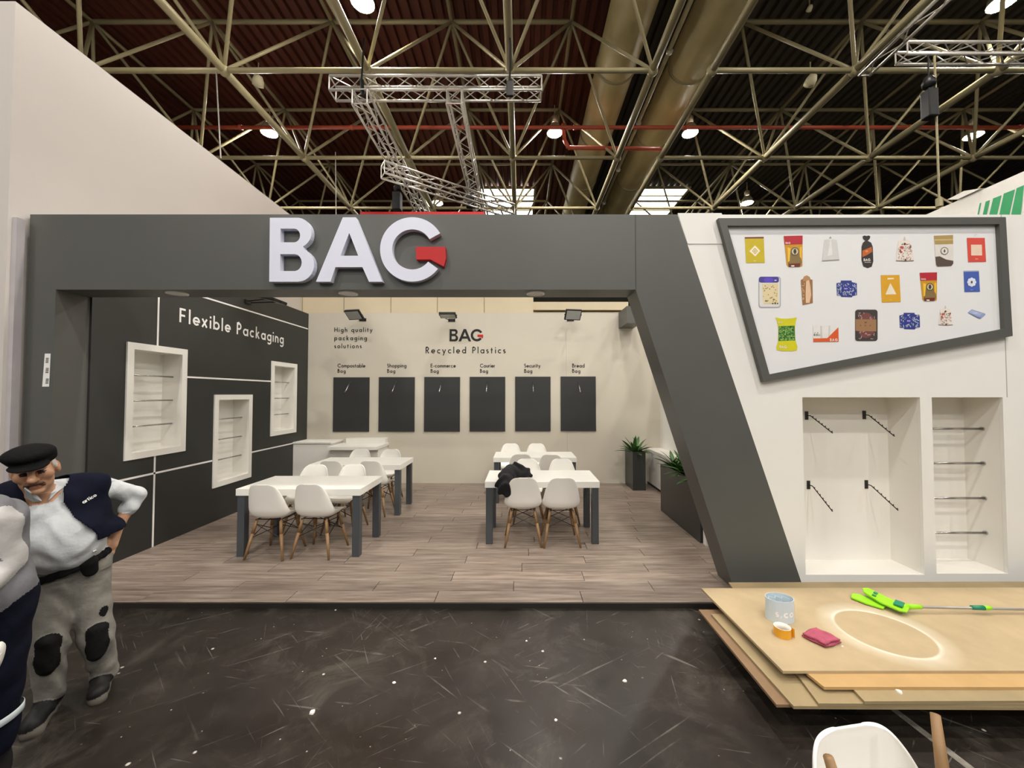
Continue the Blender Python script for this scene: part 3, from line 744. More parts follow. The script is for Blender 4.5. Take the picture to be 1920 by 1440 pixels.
# right rig
ZR = EYE + 6.2
a = at(1690, 100, Z=ZR); AR = a.copy(); box_truss('aluminium box truss reaching out of the picture at the upper right', (a.x, a.y, ZR), (a.x + 5, a.y, ZR), w=.22)
a, b_ = at(1621, 151, Z=ZR - .1), at(1800, -18, Z=ZR - .1); box_truss('flat aluminium ladder truss at the upper right', b_, a, w=.2, flat=True)
hoist('black chain hoist under the right-hand truss beside a hanging cable', 1742, 170, 222, AR.y - .11, .17, ZR - .09)
a, b_ = at(1752, 105, Y=AR.y - .11), at(1761, 372, Y=AR.y - .11)
tag(MB().tube(a, b_, .018, n=6).tube(b_, b_ - Vector((0, 0, .15)), .05, n=8).build('hanging_cable', STEEL), 'grey cable hanging down at the upper right', 'cable')
for p0, y1, lab in ((408, 296, 'thin cable hanging in front of the tall pale wall'), (629, 402, 'thin cable hanging above the letter B')):
    yt = 125 if p0 == 408 else 285; Yc = 8.4 if p0 == 408 else 11.6
    c0, c1 = at(p0 - (3 if p0 == 408 else 0), yt, Y=Yc), at(p0 + (6 if p0 == 408 else 1), y1, Y=Yc)
    tag(MB().tube(c0, c1, .014, n=6).build('hanging_cable', ALU), lab, 'cable')
# small roof speakers
for px, py, Y, lab in ((484, 153, 9.8, 'small round beige roof speaker at the left'), (1520, 152, 9.8, 'small beige roof speaker right of the ducts'), (1518, 16, 9.0, 'tiny beige sensor on the roof tube at the upper right')):
    p = at(px, py, Y=Y); r = .13 if py > 50 else .06
    sp = thing('roof_speaker', lab, 'speaker', p)
    MB().lathe(p, [(0, r*1.2), (r*.7, r), (r, .2*r), (r, -r*.8), (0, -r)], 14, (.3, -.4, 1)).build('cup', mat('beige_plastic', (206, 198, 164), .5), sp, smooth=True)
    MB().tube(p, p + Vector((0, 0, .5)), .015, n=6).build('stem', STEEL, sp)

# ------------------------------------------------------------------ the big sign
sg = thing('letter_sign', 'big white raised letters BAG with red flag on the dark fascia', 'sign', (at(667, 530, Y=YF).x, YF, at(667, 530, Y=YF).z))
LD = .058
zz = lambda u, v: px2(480 + u / 5.0526, 390 + v / 5.0526, YF - LD)
for nm, loops, mi in LOGO:
    o = plate(nm, [[zz(*p) for p in lp] for lp in loops], XZ(YF - LD if mi == 0 else YF - LD + .015), LD - .001 if mi == 0 else LD - .016, [LETTER_W, RED][mi], sg)
    o['label'] = ['white raised letter ' + nm[-1].upper(), 'red flag shape of the letter G'][mi]

# ------------------------------------------------------------------ black boards with a hook on the back wall
names = ['Compostable', 'Shopping', 'E-commerce', 'Courier', 'Security', 'Bread']
tx = [633, 726, 807.5, 900, 983, 1073]; te = [685, 762, 854.5, 928.5, 1013.5, 1096]
for k in range(6):
    p0 = at(626 + 85 * k, 707.5 - .3*k, Y=YB); p1 = at(692.3 + 85 * k, 809.5 - .3*k, Y=YB)
    b = thing('display_board', 'black display board with one hook under the words %s Bag' % names[k], 'board', ((p0.x + p1.x)/2, YB - .02, p1.z), group='black boards on the back wall')
    MB().box(p0.x, p1.x, YB - .021, YB - .003, p1.z, p0.z).build('panel', BOARDBLK, b, bevel=.002)
    hc = at(659 + 85 * k, 716, Y=YB - .018); e = Vector((hc.x, YB - .30, at(659 + 85*k, 735, Y=YB - .30).z))
    MB().box(hc.x - .012, hc.x + .012, YB - .024, YB - .018, hc.z - .03, hc.z + .03).build('hook_plate', BOARDBLK, b)
    MB().tube((hc.x, YB - .018, hc.z), (hc.x, YB - .06, hc.z), .007, n=8).tube((hc.x, YB - .06, hc.z), e, .007, n=8).build('hook', CHROME, b, smooth=True)
    wtext(names[k], tx[k], te[k], 689, 682, .165); wtext('Bag', tx[k], tx[k] + 15, 699, 692.2, .165)

# ------------------------------------------------------------------ flood lights
def flood(label, c, R, wx=.32, wy=.22, wall=None):
    c = Vector(c); t = thing('flood_light', label, 'flood light', c, group='black flood lights on the stand walls')
    MB().obox(c, (wx, wy, .045), R).build('housing', BLACK, t, bevel=.008)
    MB().obox(c - R @ Vector((0, 0, .024)), (wx - .04, wy - .04, .006), R).build('glass', GLASS_GREY, t)
    w = Vector(wall)
    a1, a2 = c + R @ Vector((wx/2 + .01, 0, 0)), c + R @ Vector((-wx/2 - .01, 0, 0))
    u = (a1 - a2).normalized() * .05
    MB().tube(a1, a2, .008, n=6).tube(a1, w + u, .009, n=6).tube(a2, w - u, .009, n=6).build('bracket', BLACK, t)
    MB().obox(w, (.14, .02, .06) if abs(w.y - YB) < .05 else (.02, .14, .06), Matrix.Identity(3)).build('wall_plate', BLACK, t)
def RX(a): return Matrix.Rotation(math.radians(a), 3, 'X')
def RY(a): return Matrix.Rotation(math.radians(a), 3, 'Y')
def RZ(a): return Matrix.Rotation(math.radians(a), 3, 'Z')
p = at(664, 590, Y=7.45); flood('black flood light on the back wall above the words High quality', p, RZ(-14) @ RX(-42), wall=(p.x, YB, p.z - .02))
p = at(840, 591, Y=7.45); flood('black flood light on the back wall above the small BAG mark', p, RX(-12), wall=(p.x, YB, p.z - .02))
p = at(1074.5, 590, Y=7.45); flood('black flood light on the back wall above the Bread Bag board', p, RZ(10) @ RX(-52), wall=(p.x, YB, p.z - .02))
p = at(514, 563, X=XL + .42); flood('black flood light on top of the charcoal wall near the soffit', p, RY(12), .22, .34, wall=(XL + .01, p.y, p.z - .03))

# ------------------------------------------------------------------ framed poster with printed packages
PY = YF - .012
fo = [px2(x, y, YF - .045) for x, y in ((1347, 409), (1886, 407), (1899, 630), (1432, 716))]
fi = [px2(x, y, YF - .045) for x, y in ((1364, 423), (1874, 420), (1884, 616), (1443, 702))]
po = thing('poster', 'white slanted poster in dark grey frame printed with eighteen packages', 'poster', (at(1640, 700, Y=YF).x, YF - .01, fo[3][1]))
plate('frame', [fo, fi], XZ(YF - .045), .048, DARK, po)
plate('sheet', [[px2(x, y, YF - .01) for x, y in ((1357, 418), (1878, 416), (1888, 622), (1440, 709))]], XZ(YF - .01), .013, mat('poster_white', (232, 232, 232), .5, var=.01), po)
CM = {}
def cmat(rgb):
    if rgb not in CM: CM[rgb] = mat('print_%02x%02x%02x' % rgb, rgb, .5, var=.03, scale=20)
    return CM[rgb]
class Print:
    def __init__(s, label): s.mb = MB(); s.mats = []; s.label = label; s.k = 0
    def poly(s, pts, rgb):
        m = cmat(rgb)
        if m not in s.mats: s.mats.append(m)
        s.mb.m = s.mats.index(m); s.k += 1
        s.mb.poly([at(x, y, Y=PY - .0004 * s.k) for x, y in pts]); return s
    def ell(s, cx, cy, rx, ry, rgb, n=16, a0=0, a1=360): return s.poly([(cx + rx*math.cos(math.radians(a0 + (a1-a0)*i/n)), cy + ry*math.sin(math.radians(a0 + (a1-a0)*i/n))) for i in range(n)], rgb)
    def text(s, txt, x, y, cap, rgb, width=None, wt=.16):
        m = cmat(rgb)
        if m not in s.mats: s.mats.append(m)
        s.mb.m = s.mats.index(m); s.k += 1
        for q in text_quads(txt, cap, width, wt): s.mb.poly([at(x + p[0], y - p[1], Y=PY - .0004 * s.k) for p in q])
        return s
    def strokes(s, x0, x1, y0, y1, n, rgb, ln=4, w=1.0, seed=1, ang=None):
        r = random.Random(seed); m = cmat(rgb)
        if m not in s.mats: s.mats.append(m)
        s.mb.m = s.mats.index(m); s.k += 1
        for i in range(n):
            cx, cy = r.uniform(x0, x1), r.uniform(y0, y1); a = r.uniform(0, 3.14) if ang is None else r.gauss(ang, .5)
            dx, dy = math.cos(a), math.sin(a); L = ln * r.uniform(.5, 1) / 2
            s.mb.poly([at(min(max(cx + u*dx*L - v*dy*w/2, x0), x1), min(max(cy + u*dy*L + v*dx*w/2, y0), y1), Y=PY - .0004 * s.k) for u, v in ((-1,-1),(1,-1),(1,1),(-1,1))])
        return s
    def done(s): o = s.mb.build('printed_package', s.mats, po, recalc=False); o['label'] = s.label
def rrect(x0, x1, y0, y1, r, n=4):
    out = []
    for cx, cy, a in ((x1-r, y0+r, -90), (x1-r, y1-r, 0), (x0+r, y1-r, 90), (x0+r, y0+r, 180)):
        out += [(cx + r*math.cos(math.radians(a + 90*i/n)), cy + r*math.sin(math.radians(a + 90*i/n))) for i in range(n+1)]
    return out
Wt, Cr = (244, 242, 236), (236, 222, 196)
Print('mustard courier bag with white diamond').poly([(1396.5,444.5),(1432,444),(1434,492.5),(1399,493)], (205,182,24)).poly([(1396.5,444.5),(1432,444),(1432,447),(1396.6,447.5)], (120,60,44)).poly([(1415.5,460),(1425.5,470.5),(1416,481),(1405,471)], (248,236,214)).poly([(1415.5,464.5),(1421,470.5),(1416,476.5),(1410,470.8)], (205,182,24)).poly([(1415.5,467),(1419,470.5),(1416,474),(1412,470.8)], (248,236,214)).ell(1415.5,470.6,1.2,1.2,(90,70,30),8).text('BAG', 1413.5, 490, 1.6, (248,236,214)).done()
def pouch(x, y, s, label):
    f = lambda pts: [(x + a*s, y + b*s) for a, b in pts]
    P = Print(label)
    P.poly(f([(0,1),(35.5,0),(35,57),(30,59),(9,59),(5.5,55)]), (206,150,30)).poly(f([(0,1),(35.5,0),(35.4,16.5),(1.6,17.5)]), (184,34,48))
    P.poly(f([(13,32),(28,31),(34,50),(32,57),(9,57),(8,52)]), (134,112,66)).poly(f([(7,22),(13,24),(11,48),(8,50)]), (244,196,60)).poly(f([(30,22),(34,21),(33.5,44),(30,40)]), (240,190,50))
    P.ell(x + 21*s, y + 30*s, 8*s, 8*s, (92,82,66), 14).ell(x + 21*s, y + 30*s, 6.2*s, 6.2*s, (206,192,160), 14).poly(f([(19,26),(22.5,25),(24,31),(21,36),(18,31)]), (60,50,40))
    P.poly(f([(9,53),(31,52),(30,58),(10,58.5)]), (112,40,30)).poly(f([(14,56),(20,56),(20,58.4),(14,58.4)]), (240,230,220)).text('BAG', x + 3.5*s, y + 15.8*s, 3.4*s, (250,236,224), 9*s, .2).done()
pouch(1469.5, 441.5, 1.0, 'red and yellow stand-up pouch, upper row')
Print('plain white carrier bag on a hook').poly([(1546,450),(1554,448.5),(1557,452),(1561,448.5),(1569,450),(1574,487.5),(1541.5,489.5)], (214,213,210)).poly([(1556,452),(1558.5,452),(1561,478),(1552,480)], (232,231,228)).poly([(1541.5,487.8),(1574,486),(1574,487.6),(1541.5,489.6)], (170,168,164)).poly([(1555,447),(1557,443),(1559,447),(1558,447.4),(1557,444.6),(1556,447.4)], (110,108,104)).done()
Print('black bread bag with orange band and BAG print').poly([(1617.5,443),(1621,441.5),(1625,442.5),(1629,441.3),(1632,443.5),(1630.5,448),(1627,451.5),(1633.5,455),(1636.5,463),(1637.5,490),(1634.5,500),(1627,502.5),(1619,499.5),(1615.5,488),(1615.5,462),(1618,455),(1622.5,451.5),(1618.5,448)], (52,46,44)).poly([(1617,470),(1634.5,462.5),(1635.5,472),(1626,478),(1617,482)], (192,98,44)).ell(1625,471,3,2.2,(226,140,70)).text('BAG', 1619.5, 489.5, 4.6, Wt, 12.5, .2).poly([(1621,491.3),(1633,491.3),(1633,492.3),(1621,492.3)], (200,196,190)).done()
def floral(x, y, s, label, sd):
    f = lambda pts: [(x + a*s, y + b*s) for a, b in pts]
    P = Print(label).poly(f([(4,8),(12,5),(15,8),(19,5),(25,7),(29,22),(32,43.5),(16,44.5),(0,43.5),(2,22)]), (236,226,214))
    P.poly(f([(13,6),(14.5,0),(16,0),(17,6),(15,7.5)]), (206,200,190)).poly(f([(0,42.6),(16,43.4),(32,42.6),(32,43.9),(16,44.7),(0,43.9)]), (140,120,110))
    P.strokes(x + 3.5*s, x + 29*s, y + 12*s, y + 42*s, 46, (178,110,96), 3.2*s, .9*s, sd).strokes(x + 4*s, x + 28*s, y + 16*s, y + 42*s, 34, (132,124,112), 3*s, .8*s, sd + 1)
    P.ell(x + 15.5*s, y + 13*s, 2*s, 2.2*s, (80,52,50), 10).ell(x + 10.5*s, y + 19*s, 3.4*s, 2.2*s, (196,70,66), 10).poly(f([(6,23),(8,22.5),(9,27),(11,26),(11.5,28),(8,29.5)]), (186,44,48)).ell(x + 26*s, y + 18*s, 1.8*s, 2.6*s, (124,100,88), 8).ell(x + 17*s, y + 42*s, 1.8*s, 2*s, (90,70,60), 8).done()
floral(1680.5, 444, 1.03, 'white floral paper carrier bag, upper row', 3)
Print('tan and white coffee pouch with round emblem').poly([(1751,442),(1787,440.5),(1787.5,494),(1784,498.5),(1758,499.5),(1755,496)], (226,220,212)).poly([(1751,442),(1787,440.5),(1787.2,457.5),(1753,458.5)], (176,150,92)).poly([(1752,449),(1787,448),(1787,450.2),(1752,451.2)], (206,184,130)).poly([(1754,481.5),(1762,480.5),(1774,486.5),(1787.4,489),(1787.5,494),(1784,498.5),(1758,499.5),(1755.5,496)], (88,72,64)).ell(1771,470.5,7.4,7.4,(108,98,90),18).ell(1771,470.5,6,6,(228,222,214),18).poly([(1771,466.5),(1773,471),(1771,474),(1769,471)], (84,74,66)).done()
Print('red courier bag with white square').poly([(1813,446),(1846.5,446),(1849,491),(1815.5,491.5)], (218,78,64)).poly([(1820.5,458.8),(1841,458.8),(1841.5,479),(1821,479)], (240,212,190)).text('BAG', 1829, 486.5, 2, (246,214,200)).poly([(1826,444),(1828,439),(1832,438.2),(1833,439.5),(1829,440),(1827.4,444)], (222,216,206)).done()
Print('tray of pale slices with violet lid band').poly(rrect(1422.5, 1464, 518.5, 577, 5), (176,178,192)).poly(rrect(1424, 1462, 520, 575, 4.5), (226,222,214)).poly(rrect(1423, 1460.5, 519, 530, 4), (72,62,150)).ell(1441,525,9,5,(96,72,200)).poly([(1429,532),(1459,531),(1459.5,568),(1432,570)], (228,212,168)).strokes(1431,1457,534,566,26,(150,130,84),3,1.8,5).ell(1449,569,1.4,1.4,(70,60,50),8).ell(1453.5,568.5,1.6,2,(90,70,50),8).ell(1458,569,1.3,1.3,(60,50,46),8).poly([(1452,525),(1456,524.4),(1456,526.2),(1452,526.6)], (230,228,240)).done()
Print('brown paper bag holding a long sandwich').poly([(1501.5,525),(1505,523),(1508,518),(1513,516.3),(1518,519),(1520,524),(1523.5,524.5),(1524,568),(1505,572)], (158,112,74)).poly([(1505,523),(1508,518),(1513,516.3),(1518,519),(1519,526),(1506,527)], (186,140,98)).poly([(1511.5,527),(1517,525),(1519,534),(1521,552),(1518,568),(1511,568),(1510.5,550)], (232,196,160)).strokes(1503.5,1509,530,568,12,(212,168,120),4,2,9).done()
def wipes(x, y, s, label, sd):
    f = lambda pts: [(x + a*s, y + b*s) for a, b in pts]
    P = Print(label).poly(f([(0,5),(8,3),(8,0),(28,0),(29,3),(38,5),(38.5,27),(30,29),(29,31),(9,30.5),(8,28),(1,28)]), (48,58,140))
    P.strokes(x + 1.5*s, x + 37*s, y + 3*s, y + 28*s, 64, (206,214,228), 4.6*s, 1.2*s, sd, ang=1.15).strokes(x + 2*s, x + 36*s, y + 4*s, y + 27*s, 26, (40,84,120), 4*s, 1.2*s, sd + 3, ang=1.9)
    P.ell(x + 17.5*s, y + 15*s, 6.5*s, 4.5*s, (58,54,158), 14).text('BAG', x + 14.5*s, y + 16.4*s, 2.4*s, (220,222,240), 6*s, .2).done()
wipes(1568.5, 526, 1.0, 'blue patterned wipes pack, middle row', 11)
Print('amber carrier bag with white triangle').poly([(1651.5,516),(1686.5,515.5),(1689,566),(1653.5,567)], (222,164,34)).poly([(1664,521.3),(1675.5,521),(1676,523.5),(1664,524)], (248,232,204)).poly([(1669.5,530.5),(1681,552),(1660,552.3)], (240,228,206)).text('BAG', 1668, 563, 1.8, (240,206,120)).done()
pouch(1724.5, 510.5, .915, 'red and yellow stand-up pouch, middle row')
P = Print('blue courier bag with white flower').poly([(1807,509.5),(1835.5,509),(1837.5,547),(1808.5,547.5)], (70,96,178)).poly([(1806.8,507.5),(1835.3,507),(1835.5,509),(1807,509.6)], (176,182,196))
for k in range(8): P.ell(1822 + 5.6*math.cos(k*math.pi/4), 529 + 5.6*math.sin(k*math.pi/4), 3.1, 3.1, (232,236,246), 10)
P.ell(1822,529,4.6,4.6,(232,236,246)).ell(1822,529,1.9,2.6,(56,72,120),10).text('BAG', 1820, 544.5, 1.8, (170,186,226)).done()
Print('yellow pillow bag of frozen green beans').poly([(1454,594.5),(1462,597),(1476,597.5),(1488,596),(1494.5,595),(1492,603),(1490.5,618),(1491.5,638),(1495.5,651),(1494,657),(1485,658.5),(1464,658),(1456,656),(1455.5,651),(1459,640),(1459.5,616),(1457,603)], (214,206,24)).poly([(1460,611.5),(1490,610.5),(1491,638.5),(1459.5,639.5)], (70,128,44)).strokes(1460.5,1490,611.5,638.5,84,(160,206,110),5.5,1.4,21).strokes(1460.5,1490,611.5,638.5,44,(40,92,30),5,1.2,22).text('BAG', 1459.5, 606, 3.2, (244,240,190), 8, .2).text('BAG', 1461.5, 653, 5, (250,248,224), 14, .2).done()
Print('white and orange pack of paper rolls').poly([(1524.5,611),(1572,609.5),(1572.5,640.5),(1525,641)], (232,230,226)).poly([(1538,611),(1541,611),(1542,634),(1538.5,634)], (206,204,200)).poly([(1554,610.6),(1557,610.6),(1556,630),(1553,632)], (210,208,204)).poly([(1525,634.6),(1551,634),(1572,613.5),(1572.5,640.5),(1525,641)], (220,92,40)).text('BAG', 1556.5, 639.5, 4.6, Wt, 14, .2).text('ROLL', 1526.5, 629.5, 3.4, (40,38,38), 12, .2).text('IT A', 1527, 625, 2.2, (60,58,58), 7, .2).done()
Print('dark meat tray with brown paper sleeve').poly(rrect(1603.5, 1645.5, 580.5, 639.5, 5), (66,58,56)).ell(1624,610,17,24,(120,70,66)).strokes(1609,1640,586,636,26,(186,150,146),6,1.6,31).poly([(1604,598.5),(1643,599),(1643,621.5),(1604.5,620.5)], (160,120,84)).text('BAG', 1613, 611.5, 2.6, (96,66,44), 20, .2).poly([(1620,602),(1623,604.5),(1626,602),(1624.5,606),(1622,606)], (110,78,52)).done()
wipes(1686.5, 586.5, 1.0, 'blue patterned wipes pack, bottom row', 15)
floral(1760, 573, .83, 'white floral paper carrier bag, bottom row', 8)
Print('pale blue flat wet-wipe packet').poly([(1814.5,586),(1822,580),(1847.5,588),(1847.5,590.5),(1839,597.5),(1834,596.5)], (150,164,206)).poly([(1822,581.5),(1842,587.5),(1837,592.5),(1817,586)], (172,184,218)).poly([(1814.5,586),(1834,594.5),(1839,595.5),(1839,597.5),(1834,596.5)], (104,118,168)).ell(1829,587,5,2.2,(190,200,226),12).done()

# ------------------------------------------------------------------ tables
def table(x0, x1, y0, y1, label):
    t = thing('table', label, 'table', ((x0 + x1)/2, (y0 + y1)/2, FZ), group='white tables with grey legs')
    MB().box(x0, x1, y0, y1, FZ + .675, FZ + .75).build('tabletop', TABLETOP, t, bevel=.003)
    for sx, sy in ((0,0),(1,0),(0,1),(1,1)):
        xx = x0 + .012 if sx == 0 else x1 - .092; yy = y0 + .012 if sy == 0 else y1 - .092
        MB().box(xx, xx + .08, yy, yy + .08, FZ, FZ + .675).build('leg', TABLELEG, t, bevel=.003)
    return t
TW = 1.38
table(-3.16, -3.16 + TW, 4.31, 5.0, 'white table at the front left of the stand')
table(-3.17, -3.17 + TW, 5.77, 6.46, 'white table at the back left before the white counters')
table(-.435, -.435 + TW, 4.67, 5.36, 'white table at the front right with black jacket on it')
table(-.46, -.46 + TW, 6.42, 7.08, 'white table at the back right under the display boards')

# ------------------------------------------------------------------ shell chairs
def catmull(P, n):
    P = [Vector(p) for p in P]; out = []
    Q = [2*P[0]-P[1]] + P + [2*P[-1]-P[-2]]
    m = len(P) - 1
    for i in range(n + 1):
        t = i / n * m; k = min(int(t), m - 1); f = t - k
        a, b_, c, d = Q[k], Q[k+1], Q[k+2], Q[k+3]
        out.append(.5 * ((2*b_) + (c-a)*f + (2*a-5*b_+4*c-d)*f*f + (3*b_-a-3*c+d)*f**3))
    return out
def make_chair():
    t = thing('shell_chair', '', 'chair', (0,0,0), group='white shell chairs with wooden legs')
    # along the chair: y, z, half width, side lift, side wrap
    prof = catmull([(.232,.418,.140,.0),(.225,.440,.172,.0),(.17,.452,.192,.02),(.08,.440,.208,.05),(-.02,.428,.217,.07),(-.10,.428,.222,.085),(-.165,.452,.224,.09),
                    (-.20,.51,.221,.08),(-.215,.58,.210,.065),(-.23,.66,.192,.05),(-.243,.73,.170,.035),(-.250,.770,.153,.022),(-.254,.796,.135,.012),(-.257,.812,.113,.006),(-.258,.821,.085,.002),(-.259,.825,.045,.0)], 44)
    mb = MB(); nx = 14; vs = []
    for i, p in enumerate(prof):
        a = prof[max(0, i-1)]; c = prof[min(len(prof)-1, i+1)]
        ty, tz = c[0]-a[0], c[1]-a[1]; L = math.hypot(ty, tz) or 1
        ny, nz = tz / L, -ty / L                      # inner normal of the profile (up on the seat, forward on the back)
        if nz < 0 and abs(nz) > abs(ny): ny, nz = -ny, -nz
        if ny < 0 and abs(ny) >= abs(nz): ny, nz = -ny, -nz
        for j in range(nx + 1):
            s = -1 + 2 * j / nx; w = p[2] * math.sin(s * math.pi / 2) if abs(s) < 1 else p[2] * s
            lift = p[3] * abs(s) ** 2.6
            vs.append((w, p[0] + ny * lift, p[1] + nz * lift))
    m = nx + 1
    mb.add(vs, [(i*m+j, i*m+j+1, (i+1)*m+j+1, (i+1)*m+j) for i in range(len(prof)-1) for j in range(nx)])
    sh = mb.build('shell', SHELL, t, smooth=True, world=False)
    so = sh.modifiers.new('thick', 'SOLIDIFY'); so.thickness = .011; so.offset = 0
    sb = sh.modifiers.new('round', 'SUBSURF'); sb.levels = 1; sb.render_levels = 1
    tops, feet = {}, {}
    for sx in (-1, 1):
        for sy in (-1, 1):
            a, f = Vector((sx*.135, -.01 + sy*.125, .418)), Vector((sx*.215, -.01 + sy*.205, 0)); tops[sx, sy], feet[sx, sy] = a, f
            k = a.lerp(f, .35)
            MB().tube(a, k, .015, .0195, n=10, cap=True).tube(k, f, .0195, .0115, n=10).build('leg', WOOD, t, smooth=True, world=False)
    wr = MB()
    pt = lambda k, s: tops[k].lerp(feet[k], s)
    for a, b_ in (((-1,-1),(1,-1)), ((-1,1),(1,1)), ((-1,-1),(-1,1)), ((1,-1),(1,1))):
        mid = (pt(a, .3) + pt(b_, .3)) / 2
        for s0, s1 in ((.12, .46), (.46, .12)):
            wr.tube(pt(a, s0), pt(b_, s1), .0045, n=6)
    for sx in (-1, 1): wr.tube(tops[sx,-1] + Vector((0,-.02,-.002)), tops[sx,1] + Vector((0,.02,-.002)), .006, n=6)
    for sy in (-1, 1): wr.tube(tops[-1,sy], tops[1,sy], .006, n=6)
    wr.build('wire_brace', BLACK, t, world=False)
    return t
chair0 = make_chair(); used = False
def put_chair(x, y, deg, label, z=FZ, flip=None):
    global used
    o = copy_tree(chair0) if used else chair0; used = True
    o.location = (x, y, z); o['label'] = label
    o.rotation_euler = (0, 0, math.radians(deg)) if not flip else flip
    return o
W = 'white shell chair '
put_chair(-2.775, 4.44, -3, W + 'with its back to the viewer, leftmost at the front left table')
put_chair(-2.285, 4.47, -4, W + 'with its back to the viewer, right one at the front left table')
put_chair(-2.82, 5.12, 183, W + 'behind the front left table, left one')
put_chair(-2.33, 5.16, 178, W + 'behind the front left table, right one')
put_chair(-2.80, 5.93, 2, W + 'on the near side of the back left table, left one')
put_chair(-2.20, 5.93, -2, W + 'on the near side of the back left table, right one')
put_chair(-2.83, 6.62, 180, W + 'on the far side of the back left table, left one')
put_chair(-2.30, 6.62, 178, W + 'on the far side of the back left table, right one')
put_chair(.022, 4.79, 1, W + 'with its back to the viewer beside the black jacket')
put_chair(.475, 4.78, 2, W + 'with its back to the viewer, rightmost at the front right table')
put_chair(.10, 5.60, 182, W + 'behind the front right table next to the jacket')
put_chair(.60, 5.60, 178, W + 'behind the front right table, right one')
put_chair(.0, 6.56, 0, W + 'on the near side of the back right table, left one')
put_chair(.50, 6.52, -4, W + 'on the near side of the back right table, right one')
put_chair(-.20, 7.42, 181, W + 'against the back wall, left one at the back right table')
put_chair(.30, 7.42, 179, W + 'against the back wall, right one at the back right table')
put_chair(1.045, .955, 189, W + 'standing close to the camera at the bottom right corner', z=0)
put_chair(1.045, .86, 0, W + 'turned upside down on the nearest chair, legs pointing up', z=.925, flip=(math.pi, 0, math.radians(17.7)))

# ------------------------------------------------------------------ planters
def leaf_mesh(L, w, droop):
    mb = MB(); n = 7; vs = []
    for i in range(n + 1):
        t = i / n; ww = w * (math.sin(math.pi * min(1, .12 + t*.88)) ** .7) * (1 if t < .98 else .1)
        y = L * t; z = droop * t * t
        vs += [(-ww, y, z + ww*.35), (0, y, z), (ww, y, z + ww*.35)]
    for i in range(n):
        o = 3 * i; mb.add([], [])
        mb.f += [(o, o+1, o+4, o+3), (o+1, o+2, o+5, o+4)]; mb.mi += [0, 0]
    mb.v = vs; return mb
LF = [None, None]
def planter(label, x0, x1, y0, y1, h, spots, seed):
    t = thing('planter', label, 'planter', ((x0 + x1)/2, (y0 + y1)/2, FZ), group='dark planters with green plants')
    w = .02; z0, z1 = FZ, FZ + h
    MB().box(x0, x1, y0, y0 + w, z0, z1).box(x0, x1, y1 - w, y1, z0, z1).box(x0, x0 + w, y0 + w, y1 - w, z0, z1).box(x1 - w, x1, y0 + w, y1 - w, z0, z1).build('pot', PLANTER, t)
    MB().box(x0 + w, x1 - w, y0 + w, y1 - w, z1 - .09, z1 - .05).build('soil', SOIL, t)
    r = random.Random(seed)
    for (sx, sy, sc) in spots:
        for k in range(34):
            v = k % 2
            if LF[v] is None:
                LF[v] = leaf_mesh(.36, .034, (-.06, -.13)[v]).build('leaf', LEAF, t, smooth=True, world=False, recalc=False); o = LF[v]
            else: o = LF[v].copy(); COL.objects.link(o); o.parent = t
            o.location = Vector((sx + r.uniform(-.03, .03), sy + r.uniform(-.03, .03), z1 - .06)) - t.location
            el = r.uniform(12, 82); o.rotation_euler = (math.radians(el), math.radians(r.uniform(-15, 15)), math.radians(k * 137.5 + r.uniform(-12, 12)))
            k2 = sc * r.uniform(.75, 1.15); o.scale = (k2, k2, k2)
planter('tall dark planter with spiky green plant in the back right corner', 2.09, 2.33, 7.27, 7.80, .72, [(2.19, 7.42, .98)], 5)
planter('long dark planter box with green plant beside the slanted pillar', 2.165, 2.47, 4.72, 6.04, .72, [(2.30, 5.80, .9), (2.32, 5.45, .95), (2.32, 5.1, .9)], 9)

# ------------------------------------------------------------------ stack of MDF sheets
ZTOP = .250; TH = .0155
ring_c = (at(1563,1160,Z=ZTOP) + at(1757,1217,Z=ZTOP) + at(1640,1148,Z=ZTOP) + at(1680,1226,Z=ZTOP)) / 4
MDF = [mdf_mat('mdf_pale', (180, 160, 126)), mdf_mat('mdf_orange', (190, 156, 106)), mdf_mat('mdf_brown', (134, 108, 82)), mdf_mat('mdf_olive', (158, 140, 106))]
XB = 5.0
def sheet(label, z, pts, m):
    """pts: ground plan corners, counter-clockwise from front left"""
    c = sum((Vector(p) for p in pts), Vector((0, 0))) / len(pts)
    o = MB().prism([(p[0] - c[0], p[1] - c[1]) for p in pts], lambda u, v, d: (u, v, d), 0, TH).build('mdf_sheet', m)
    o.location = (c[0], c[1], z - TH + .0002)
    return tag(o, label, 'board', 'mdf sheets stacked on the floor'), c
def g(px, py, z): p = at(px, py, Z=z); return (p.x, p.y)
zl = [ZTOP - TH * k for k in range(7)]
fl_, bl_ = g(1468, 1258, zl[0]), g(1315, 1103, zl[0])
top_pts = [fl_, (XB, g(1900, 1257, zl[0])[1]), (XB, g(1900, 1101, zl[0])[1]), bl_]
top, tcen = sheet('topmost pale MDF sheet with a pale dust ring and tools on it', zl[0], top_pts, MDF[0])
top.data.materials[0] = mdf_mat('mdf_dusty', (180, 160, 126), ((ring_c.x - tcen[0], ring_c.y - tcen[1]), .262))
y2f = g(1700, 1288, zl[1])[1]; sheet('orange-tinted MDF sheet second from the top, sticking out at the front', zl[1], [(g(1545, 1288, zl[1])[0], y2f), (XB, g(1900, 1289, zl[1])[1]), (XB, 2.9), (1.75, 2.9), (g(1513, 1262, zl[1])[0], g(1513, 1262, zl[1])[1])], MDF[1])
y3f = g(1700, 1315, zl[2])[1]; sheet('greyish MDF sheet third from the top at the front', zl[2], [(g(1622, 1316, zl[2])[0], y3f), (XB, g(1900, 1311, zl[2])[1]), (XB, 3.0), (1.95, 3.0)], MDF[3])
q3 = [g(1366, 1092, zl[3]), (XB, g(1745, 1090, zl[3])[1])]
